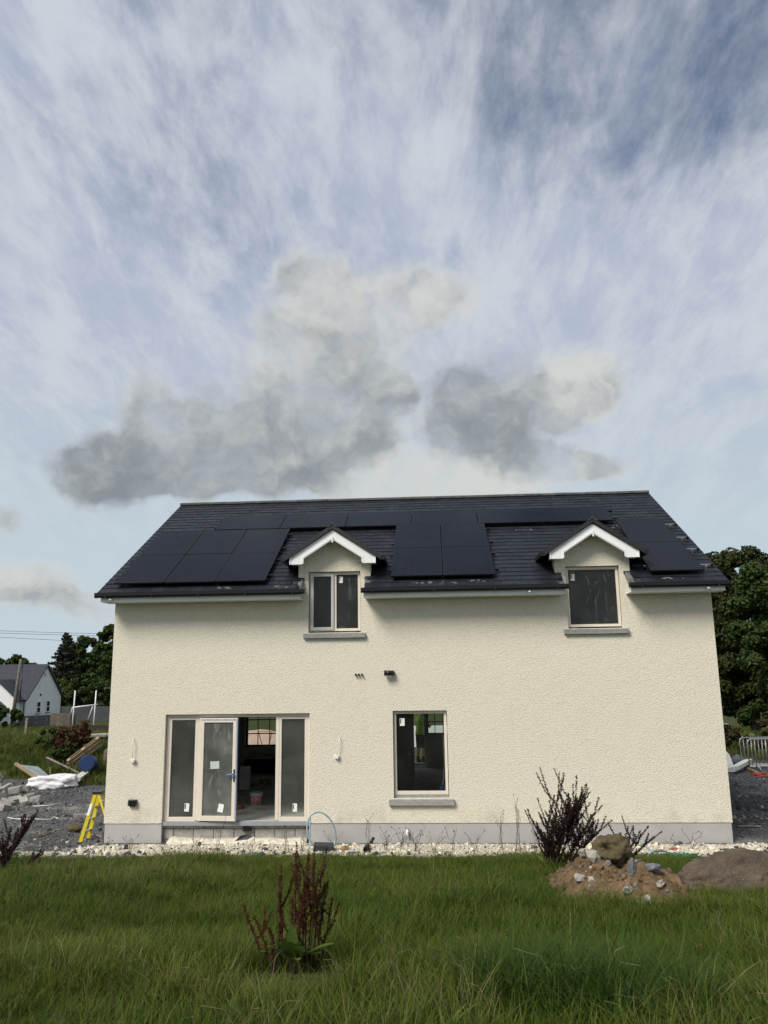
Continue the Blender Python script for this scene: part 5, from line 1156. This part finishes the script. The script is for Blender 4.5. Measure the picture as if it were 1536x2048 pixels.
for i in range(4):
    p = hit(212, 1531); pallet(f"{('lowest', 'second', 'third', 'topmost')[i]} pallet of the low stack at the house corner", (p[0]-.25, p[1]+.3, p[2]+i*.135), (0, 0, .12*i-.1), 1.2, 1.0, WOODG)
# blue barrel lying on its side
p = hit(181, 1542); br = thing('barrel', 'blue plastic barrel lying under the leaning pallet', 'barrel', (p[0], p[1], p[2]+.25), (R(82), 0, R(14)))
BLU = mat('blue_plastic', (.007, .030, .105), .45, .08, 4)
MB().lathe([(.0, -.01), (.26, -.01), (.285, .01), (.29, .1), (.30, .28), (.292, .30), (.30, .32), (.30, .56), (.292, .58), (.30, .60), (.29, .78), (.285, .86), (.26, .88), (0, .88)], (0, 0, -.0), 28, False).build('drum', BLU, br, world=False)
MB().lathe([(.268, .0), (.30, .0), (.30, .035), (.268, .035)], (0, 0, -.022), 28, False).build('rim', BLU, br, world=False); MB().lathe([(0, 0), (.035, 0), (.035, .03), (0, .03)], (.17, .0, -.03), 12).build('bung', BLU, br, world=False)
# long concrete trough slab near the corner
q0, q1 = at_d(165, 1472, 39), at_d(225, 1469, 39); o = thing('concrete_trough', 'low concrete trough with pale slab top near the bank', 'trough', gd(190, 39))
MB().bar(q0, q1, .7, .10).build('slab', mat('pale_slab', (.42, .39, .34), .9, .15, 3), o); MB().bar(q0+np.array([.1, 0, -.4]), q1+np.array([0, 0, -.4]), .5, .68).build('trough', mat('rust_trough', (.12, .085, .06), .9, .3, 3), o)
for (pts, lb, m) in (([(15, 1637), (30, 1640), (60, 1640), (100, 1641), (108, 1636), (116, 1639)], 'pale bent pipe lying across the gravel', CBL), ([(66, 1614), (95, 1613), (122, 1608)], 'thin pale lath on the gravel behind the dock', CBL), ([(110, 1662), (128, 1660), (140, 1656)], 'dark stick on the gravel beside the brown stone', WOODG), ([(178, 1671), (192, 1673), (204, 1676)], 'pale timber stick lying at the house corner', WOOD), ([(70, 1676), (90, 1672), (102, 1667)], 'reddish brown dead stem on the gravel', mat('red_stem', (.22, .10, .05), .9))):
    tag(MB().tube([hit(*p)+np.array([0, 0, .025]) for p in pts], .014, 6).build('stick' if 'pipe' not in lb else 'pipe', m), lb, 'pipe' if 'pipe' in lb else 'stick')

# ------------------------------------------------------------------ things at the wall foot
HB = mat('blue_pipe', (.16, .33, .45), .4, .1, 5, col2=(.45, .52, .53))
c_ = at_y(643, 1664, -.42); pts = []
for i in range(41):
    t = 2*math.pi*i/40+2.2; pts.append((c_[0]+.275*math.cos(t)-.07*math.sin(t), -.42+.10*math.cos(t)-.10*math.sin(t), c_[2]+.41*math.sin(t)))
pts += [(c_[0]-.22, -.55, c_[2]-.36), (c_[0]+.1, -.6, c_[2]-.40), (c_[0]+.3, -.55, c_[2]-.33)]
tag(MB().tube(pts, .017, 8).build('pipe_coil', HB), 'loop of blue water pipe standing against the plinth', 'pipe')
p = at_y(655, 1698, -.75); zb = tz(p[0], -.7)
tag(MB().box((p[0]-.28, -.86, zb-.02), (p[0]+.12, -.62, zb+.13), (.12, .06, .1)).build('manhole_box', mat('slate_box', (.05, .055, .065), .8, .2, 9), None, bevel=.012), 'dark grey box at the foot of the blue pipe loop', 'box')
rock('small orange brown stone beside the dark pipe box', 0, 0, (.09, .06, .06), 44, mat('orange_stone', (.36, .22, .12), .9, .2, 9), base=(p[0]+.35, -.72, tz(p[0]+.35, -.72)), sub=2)
p = at_y(733, 1697, -.72); z_ = max(p[2], tz(p[0], -.84)+.05)
dp = thing('drain_stub', 'black plastic drain stub poking out of the render crumbs', 'pipe', (p[0], -.72, z_))
n_ = 18; ring = []
for (y, r_) in ((-.12, .058), (.25, .058), (.25, .05), (-.12, .05)): ring.append((y, r_))
mb = MB(); vs = [(p[0]+r_*math.cos(2*math.pi*k/n_), -.72+y, z_+r_*math.sin(2*math.pi*k/n_)) for y, r_ in ring for k in range(n_)]
mb.add(vs, [(i*n_+k, i*n_+(k+1) % n_, ((i+1) % 4)*n_+(k+1) % n_, ((i+1) % 4)*n_+k) for i in range(4) for k in range(n_)], True).build('pipe', BLACKP, dp)
MB().tube([(p[0], -.45, z_), (p[0], -.44, z_)], .05, 14).build('stop', BLACKP, dp)
q_ = at_y(744, 1677, -.45); tag(MB().tube([(q_[0]-.02, -.46, q_[2]-.10), (q_[0], -.44, q_[2]-.03), (q_[0]+.03, -.40, q_[2])], .032, 10).build('pipe_end', BLACKP), 'short black pipe end above the drain stub', 'pipe')
for (px0, px1, lb, m) in ((1282, 1306, 'blue pipe end bending up from the render crumbs', HB),):
    a, b = at_y(1278, 1680, -.5), at_y(1306, 1708, -.9); tag(MB().tube([(a[0], -.35, a[2]), ((a[0]+b[0])/2, -.6, (a[2]+b[2])/2+.05), (b[0], -.95, tz(b[0], -.95)+.02)], .016, 8).build('pipe', m), lb, 'pipe')
NET = mat('green_net', (.02, .22, .10), .7, .3, 20); a = hit(1330, 1716); b = hit(1412, 1722)
r = random.Random(5); o = thing('green_netting', 'tangle of green plastic netting by the boulder', 'netting', a)
for i in range(26):
    s = r.random(); c0 = a+(b-a)*s; pts = [c0+np.array([r.uniform(-.2, .2)*(k+1)/2, r.uniform(-.18, .18), .02+r.random()*.07]) for k in range(4)]
    MB().tube(pts, r.choice((.006, .009, .012)), 4).build('strand', NET, o)
rr2 = random.Random(8)
for i, (px, py, w, h, m, lb) in enumerate(((1348, 1700, .16, .07, mat('red_scrap', (.45, .06, .04), .7), 'red plastic scrap on the render crumbs'), (1318, 1704, .22, .12, LEAD, 'grey slate scrap beside the green netting'), (455, 1702, .10, .06, PAPER, 'white paper scrap before the patio doors'), (447, 1708, .07, .04, MATS['red_scrap'], 'tiny red scrap before the patio doors'),
        (428, 1700, .22, .08, mat('dark_scrap', (.05, .045, .04), .9), 'dark rag before the door leaf'), (505, 1711, .4, .05, mat('teal_scrap', (.06, .16, .17), .8), 'teal plastic strip at the grass edge'), (705, 1706, .25, .10, mat('clear_scrap', (.5, .53, .53), .5), 'crumpled pale film left of the drain stub'), (760, 1706, .2, .08, MATS['clear_scrap'], 'crumpled pale film right of the drain stub'), (880, 1706, .5, .03, WOODG, 'dark stick under the lower window'), (1450, 1700, .22, .06, MATS['dark_scrap'], 'dark rag behind the boulder'), (1500, 1655, .5, .06, WOOD, 'broken board on the right gravel'), (1480, 1640, .3, .05, WOOD, 'pale wood chip pile on the right gravel'))):
    p = hit(px, py); k = 6; vs = []
    for j in range(k+1):
        for e in (-1, 1): vs.append((p[0]+w*(j/k-.5), p[1]+e*h*.5*rr2.uniform(.6, 1.2), p[2]+.015+.05*h/.1*rr2.random()*.6))
    so = MB().add(vs, [(2*j, 2*j+1, 2*j+3, 2*j+2) for j in range(k)]).build('scrap', m); so.modifiers.new('thick', 'SOLIDIFY').thickness = .012
    tag(so, lb, 'scrap')

# ------------------------------------------------------------------ clutter on the right
def barrier(label, p, rotz, lean):
    o = thing('crowd_barrier', label, 'barrier', p, (lean, 0, rotz), 'steel barriers on the right')
    L_, H_ = 2.1, 1.08; rr3 = .12
    MB().tube([(0, 0, .18), (0, 0, H_-rr3), (rr3*.3, 0, H_-rr3*.3), (rr3, 0, H_), (L_-rr3, 0, H_), (L_-rr3*.3, 0, H_-rr3*.3), (L_, 0, H_-rr3), (L_, 0, .18), (0, 0, .18)], .02, 8).build('frame', STEEL, o, world=False)
    for i in range(1, 15): MB().tube([(L_*i/15, 0, .18), (L_*i/15, 0, H_)], .0085, 5).build('upright', STEEL, o, world=False)
    for xx in (.25, L_-.25): MB().tube([(xx, -.28, .0), (xx, -.25, .12), (xx, -.08, .2), (xx, .08, .2), (xx, .25, .12), (xx, .28, 0)], .017, 6).build('foot', STEEL, o, world=False)
pbx = hit(1500, 1543)
for i, (dx, dy, rz, ln, lb) in enumerate(((0, 0, .25, .0, 'front steel crowd barrier at the right edge'), (.12, .35, .30, .05, 'middle steel crowd barrier behind the front one'), (.02, .7, .18, -.04, 'rear steel crowd barrier against the scrub'))):
    barrier(lb, (pbx[0]+dx, pbx[1]+dy, pbx[2]-.02), rz, ln)
for (pl_, lb, th) in (([(1457, 1552), (1478, 1548), (1507, 1532), (1490, 1533)], 'thick white insulation board lying beside the barriers', .12),):
    q = [hit(*p) for p in pl_]; sheet(lb, [p+np.array([0, 0, .13]) for p in q], mat('white_board', (.72, .71, .68), .8, .05), th)
p = hit(1464, 1545); dq = math.hypot(*(p-CAM)[:2]); sheet('white board leaning against the house side', [p+np.array([-.2, .1, .02]), p+np.array([.12, 0, .02]), at_d(1458, 1508, dq+.3), at_d(1450, 1500, dq+.6)], MATS['white_board'], .06)
rock('crumpled blue grey sack behind the white insulation board', 1478, 1532, (.26, .2, .2), 90, mat('sack', (.10, .12, .15), .7, .2, 6), 'sack', 'sack', .2, 3)
plank('timber batten lying from board to barriers', hit(1495, 1539)+np.array([0, 0, .05]), hit(1515, 1548)+np.array([0, 0, .05]), .09, .045, WOOD, group='loose timber on the right')
for i, (a, b) in enumerate((((1506, 1551), (1540, 1549)), ((1503, 1548), (1530, 1556)), ((1512, 1556), (1540, 1555)))):
    tag(MB().tube([hit(*a)+np.array([0, 0, .04]), hit(*b)+np.array([0, 0, .05])], .025, 6).build('barrier_pole', mat('red_plastic', (.50, .07, .04), .5, .05)), f"{('rear', 'slanting', 'front')[i]} red plastic pole lying before the barriers", 'pole')
for i, (px, py, s, lb) in enumerate(((1452, 1472, (.45, .35, .3), 'large grey rock at the house edge on the right bank'), (1460, 1482, (.4, .3, .16), 'flat pale rock below the large grey rock'), (1486, 1482, (.25, .2, .12), 'small rock on the bank left of the barriers'), (1504, 1478, (.3, .2, .12), 'small rock on the bank behind the barriers'), (1440, 1462, (.4, .3, .25), 'grey rock peeping past the house wall at right'))):
    rock(lb, px, py, s, 95+i, STONE, 'rock', 'rock', .25, 3)
p = hit(1512, 1453); plank('fallen grey branch under the big right tree', p+np.array([-.2, 0, .05]), at_d(1526, 1439, math.hypot(*(p-CAM)[:2])), .1, .1, WOODG, 'branch', 'fallen_branch', 'dead wood under the right tree')
p = hit(1478, 1442); plank('leaning old stake under the big right tree', p, at_d(1474, 1422, math.hypot(*(p-CAM)[:2])), .1, .09, WOODG, 'stake', 'old_stake', 'dead wood under the right tree')

# ------------------------------------------------------------------ inside and behind the house
def bucket(loc):
    o = thing('bucket', 'white bucket with red band on the floor inside the doors', 'bucket', loc)
    MB().lathe([(.0, .0), (.135, .0), (.15, .27), (.16, .275), (.16, .295), (.145, .295), (.13, .02), (0, .02)], loc, 24).build('tub', PAPER, o)
    MB().lathe([(.1375, .03), (.1475, .21), (.1505, .21), (.1405, .03)], loc, 24).build('label_band', mat('red_band', (.50, .03, .04), .5, .15, 14, col2=(.62, .45, .45)), o)
    MB().lathe([(0, .28), (.15, .28), (.155, .27)], loc, 24).build('lid', mat('lid_grey', (.5, .5, .48), .6), o)
bucket((2.82, 2.35, .002))
def simple(label, cat, name, a, b, m, rot=None): return tag(MB().box(a, b, rot).build(name, m, None, bevel=.006), label, cat)
simple('red brown timber offcut on the floor behind the door leaf', 'offcut', 'timber_offcut', (2.28, 1.7, .003), (2.62, 1.95, .11), mat('red_offcut', (.22, .09, .05), .8), (0, 0, .2))
simple('pale plasterboard offcut propped up inside the open doorway', 'board', 'board_offcut', (1.75, 5.0, .003), (2.05, 5.05, .62), MATS['plasterboard'], (-.12, 0, .05))
simple('yellow and black power tool on the floor inside', 'tool', 'power_tool', (2.05, 6.2, .003), (2.35, 6.42, .16), mat('tool_yellow', (.45, .30, .03), .6, .3, 14, col2=(.03, .03, .03)), (0, 0, .3))
simple('dark heap of sacking deep inside the doorway', 'sack', 'sacking', (1.0, 8.6, .003), (2.3, 9.4, .45), mat('dark_sack', (.03, .03, .032), .9, .3, 4))
simple('long dark plank on the floor deep inside', 'plank', 'timber_plank', (1.5, 5.7, .003), (2.3, 5.82, .05), WOODG, (0, 0, .3))
simple('small cardboard box on the left dormer window board', 'box', 'cardboard_box', (5.10, .40, 4.03), (5.24, .52, 4.19), mat('cardboard', (.36, .24, .13), .85, .1), (0, 0, .3))
simple('red and white carton on the left dormer window board', 'box', 'carton', (5.28, .36, 4.03), (5.50, .5, 4.13), mat('carton', (.50, .28, .20), .8, .3, 12, col2=(.55, .08, .06)))
for c, nm in ((DORM[0], 'left'), (DORM[1], 'right')): MB().box((c-.60, .332, 3.98), (c+.60, .56, 4.02)).build('window_board', WHITE, HOUSE)
simple('crumpled white plastic on the right dormer window board', 'plastic', 'plastic_scrap', (10.32, .38, 4.03), (10.50, .5, 4.10), PAPER, (.2, .3, .4))
MB().box((LW[0]-.05, .332, .44), (LW[1]+.05, .58, .48)).build('window_board', WHITE, HOUSE)
simple('blue cloth bundle at the right end of the lower window board', 'cloth', 'cloth_bundle', (7.32, .36, .483), (7.48, .52, .70), mat('blue_cloth', (.02, .09, .32), .8, .2, 12), (.1, .25, .2))
simple('pale plastic tub on the lower window board', 'tub', 'plastic_tub', (7.08, .38, .483), (7.22, .5, .58), mat('pale_tub', (.45, .48, .47), .5, .1), (0, .3, .2))
simple('yellowish foam scrap on the lower window board', 'scrap', 'foam_scrap', (6.70, .38, .483), (6.82, .46, .54), mat('foam', (.50, .42, .20), .9, .2, 20), (.2, .1, .4))
simple('dark blue crate behind the lower window', 'crate', 'crate', (6.85, 1.0, .003), (7.4, 1.5, .38), mat('navy', (.012, .02, .045), .7, .2, 6))
cbp = [(7.42, .50, 1.75), (7.41, .52, 1.45), (7.425, .5, 1.2), (7.40, .5, .85), (7.37, .5, .68), (7.42, .5, .60)]
tag(MB().tube(cbp, .007, 6).build('hanging_cable', CBL), 'white cable hanging inside the right of the lower window', 'cable')
MB().box((5.78, 5.335, 1.30), (5.94, 5.349, 1.38)).build('socket_box', BLACKP, HOUSE)
# low white wall and sand heap seen through the rear windows
p0, p1 = at_y(845, 1452, 22), at_y(925, 1452, 22)
tag(MB().box((p0[0]-1, 22, tz(p0[0], 22)-.2), (p1[0]+2, 22.25, p0[2])).build('boundary_wall', NW), 'low white boundary wall glimpsed through the rear window', 'wall')
q = at_y(530, 1455, 20); tag(link('sand_heap', rock_mesh('sand_heap', (1.5, 1.2, .8), 55, mat('pink_sand', (.50, .36, .30), .95, .1, 4, .01, 30), 4, .12), None, (q[0]-.2, 20, tz(q[0], 20)+.35)), 'pinkish sand heap glimpsed through the far window', 'heap')
q = at_y(530, 1490, 16); ob = thing('orange_trestle', 'orange trestle glimpsed through the far window', 'trestle', (q[0], 16, tz(q[0], 16)))
for sg in (-1, 1): MB().bar((q[0]+.05, 16, tz(q[0], 16)), (q[0]+.25*sg, 16+.1*sg, tz(q[0], 16)+1.15), .04, .04).build('leg', mat('orange_paint', (.65, .22, .03), .6), ob)
MB().bar((q[0]-.3, 16, tz(q[0], 16)+1.17), (q[0]+.3, 16, tz(q[0], 16)+1.17), .03, .03).build('beam', MATS['orange_paint'], ob)

# ------------------------------------------------------------------ the person at the far door
def person():
    pc = at_y(842, 1500, BACK+.42); X, Y, Z = float(pc[0]), BACK+.42, .102
    o = thing('person', 'person in yellow hi-vis vest, dark shorts and boots standing at the far door', 'person', (X, Y, Z))
    def remesh(mb, name, m, vox=.012):
        ob = mb.build(name, m, o, world=False); r_ = ob.modifiers.new('skin', 'REMESH'); r_.mode = 'VOXEL'; r_.voxel_size = vox; r_.use_smooth_shade = True
        s_ = ob.modifiers.new('soft', 'SMOOTH'); s_.factor = .5; s_.iterations = 4; return ob
    SK = mat('skin', (.50, .30, .22), .6, .05, 8); b = MB()
    # facing away and to the right, working with both arms forward
    hipL, hipR, chest, neck, head = (-.09, 0, .93), (.09, 0, .93), (0, .05, 1.32), (.0, .09, 1.50), (.02, .14, 1.64)
    b.tube([(0, 0, .86), (0, .01, .98), (0, .03, 1.12), (0, .05, 1.30), (0, .07, 1.42)], [.15, .145, .14, .165, .12], 14).tube([(0, .07, 1.40), (0, .09, 1.52)], [.06, .055], 10)
    b.tube([(.02, .12, 1.50), (.02, .135, 1.56), (.02, .14, 1.64), (.02, .14, 1.71), (.02, .14, 1.745)], [.05, .075, .085, .07, .02], 12)
    b.tube([(.02, .22, 1.635), (.02, .245, 1.615)], [.02, .012], 6)
    for s_ in (-1, 1):
        b.tube([(.02+s_*.085, .14, 1.61), (.02+s_*.098, .13, 1.66)], [.014, .018], 6)
        b.tube([(s_*.09, 0, .92), (s_*.10, .02, .70), (s_*.105, .03, .50), (s_*.11, .0, .30), (s_*.11, -.02, .09)], [.092, .082, .056, .056, .036], 12)
        b.tube([(s_*.11, -.05, .045), (s_*.115, .02, .045), (s_*.13, .16, .032)], [.04, .045, .03], 10)
        sh, elb, wr = (s_*.19, .06, 1.38), (s_*.27, .14, 1.12), (s_*.20, .36, 1.16+.08*s_)
        b.tube([(s_*.10, .06, 1.39), sh, ((sh[0]+elb[0])/2, (sh[1]+elb[1])/2, (sh[2]+elb[2])/2), elb, ((elb[0]+wr[0])/2, (elb[1]+wr[1])/2, (elb[2]+wr[2])/2), wr], [.06, .055, .046, .038, .036, .026], 10)
        pm = (wr[0]-s_*.01, wr[1]+.075, wr[2]+.005); b.tube([wr, pm], [.026, .036], 8)
        for k, (dx, L_) in enumerate(((-.027, .055), (-.009, .068), (.009, .064), (.026, .05))):
            f0 = (pm[0]+dx, pm[1], pm[2]); f1 = (pm[0]+dx*1.1, pm[1]+L_*.55, pm[2]-.008); f2 = (pm[0]+dx*1.1, pm[1]+L_*.8, pm[2]-L_*.5); b.tube([f0, f1, f2], [.0095, .009, .008], 6)
        b.tube([(wr[0]-s_*.02, wr[1]+.03, wr[2]), (wr[0]-s_*.05, wr[1]+.065, wr[2]-.005), (wr[0]-s_*.05, wr[1]+.10, wr[2]-.01)], [.012, .0105, .009], 6)
    remesh(b, 'body', SK, .009)
    v = MB().tube([(0, 0, .88), (0, .01, .99), (0, .03, 1.12), (0, .05, 1.30), (0, .07, 1.43)], [.185, .175, .165, .185, .13], 16)
    for s_ in (-1, 1): v.tube([(s_*.10, .06, 1.38), (s_*.215, .075, 1.32)], [.085, .072], 10)
    remesh(v, 'vest', mat('hi_vis', (.42, .72, .015), .6, .06, 8))
    for z in (.98, 1.14):
        MB().lathe([(.178, -.025), (.182, -.02), (.182, .02), (.178, .025)], (0, .015+(z-.98)*.12, z), 18).build('reflective_band', mat('reflective', (.62, .64, .62), .3, .04), o, world=False)
    t_ = MB().tube([(0, 0, .98), (0, 0, .84)], [.16, .165], 14)
    for s_ in (-1, 1): t_.tube([(s_*.085, 0, .90), (s_*.10, .02, .70), (s_*.105, .03, .46)], [.108, .10, .088], 12)
    remesh(t_, 'shorts', mat('dark_cloth', (.014, .016, .022), .8, .2, 12))
    for s_ in (-1, 1):
        bt = MB().tube([(s_*.11, -.02, .20), (s_*.11, -.02, .06)], [.052, .058], 10).tube([(s_*.11, -.06, .05), (s_*.115, .03, .052), (s_*.13, .18, .038)], [.048, .054, .04], 10); remesh(bt, 'boot', mat('boot', (.03, .024, .02), .8, .2, 12))
    h = MB().lathe([(.0, .075), (.055, .06), (.083, .02), (.09, -.02), (.075, -.05)], (.02, .125, 1.675), 16); h.build('hair', mat('hair', (.05, .03, .02), .8, .2, 30), o, world=False)
    o.rotation_euler = (0, 0, R(-35)); o.scale = (1.04, 1.04, 1.04)
person()
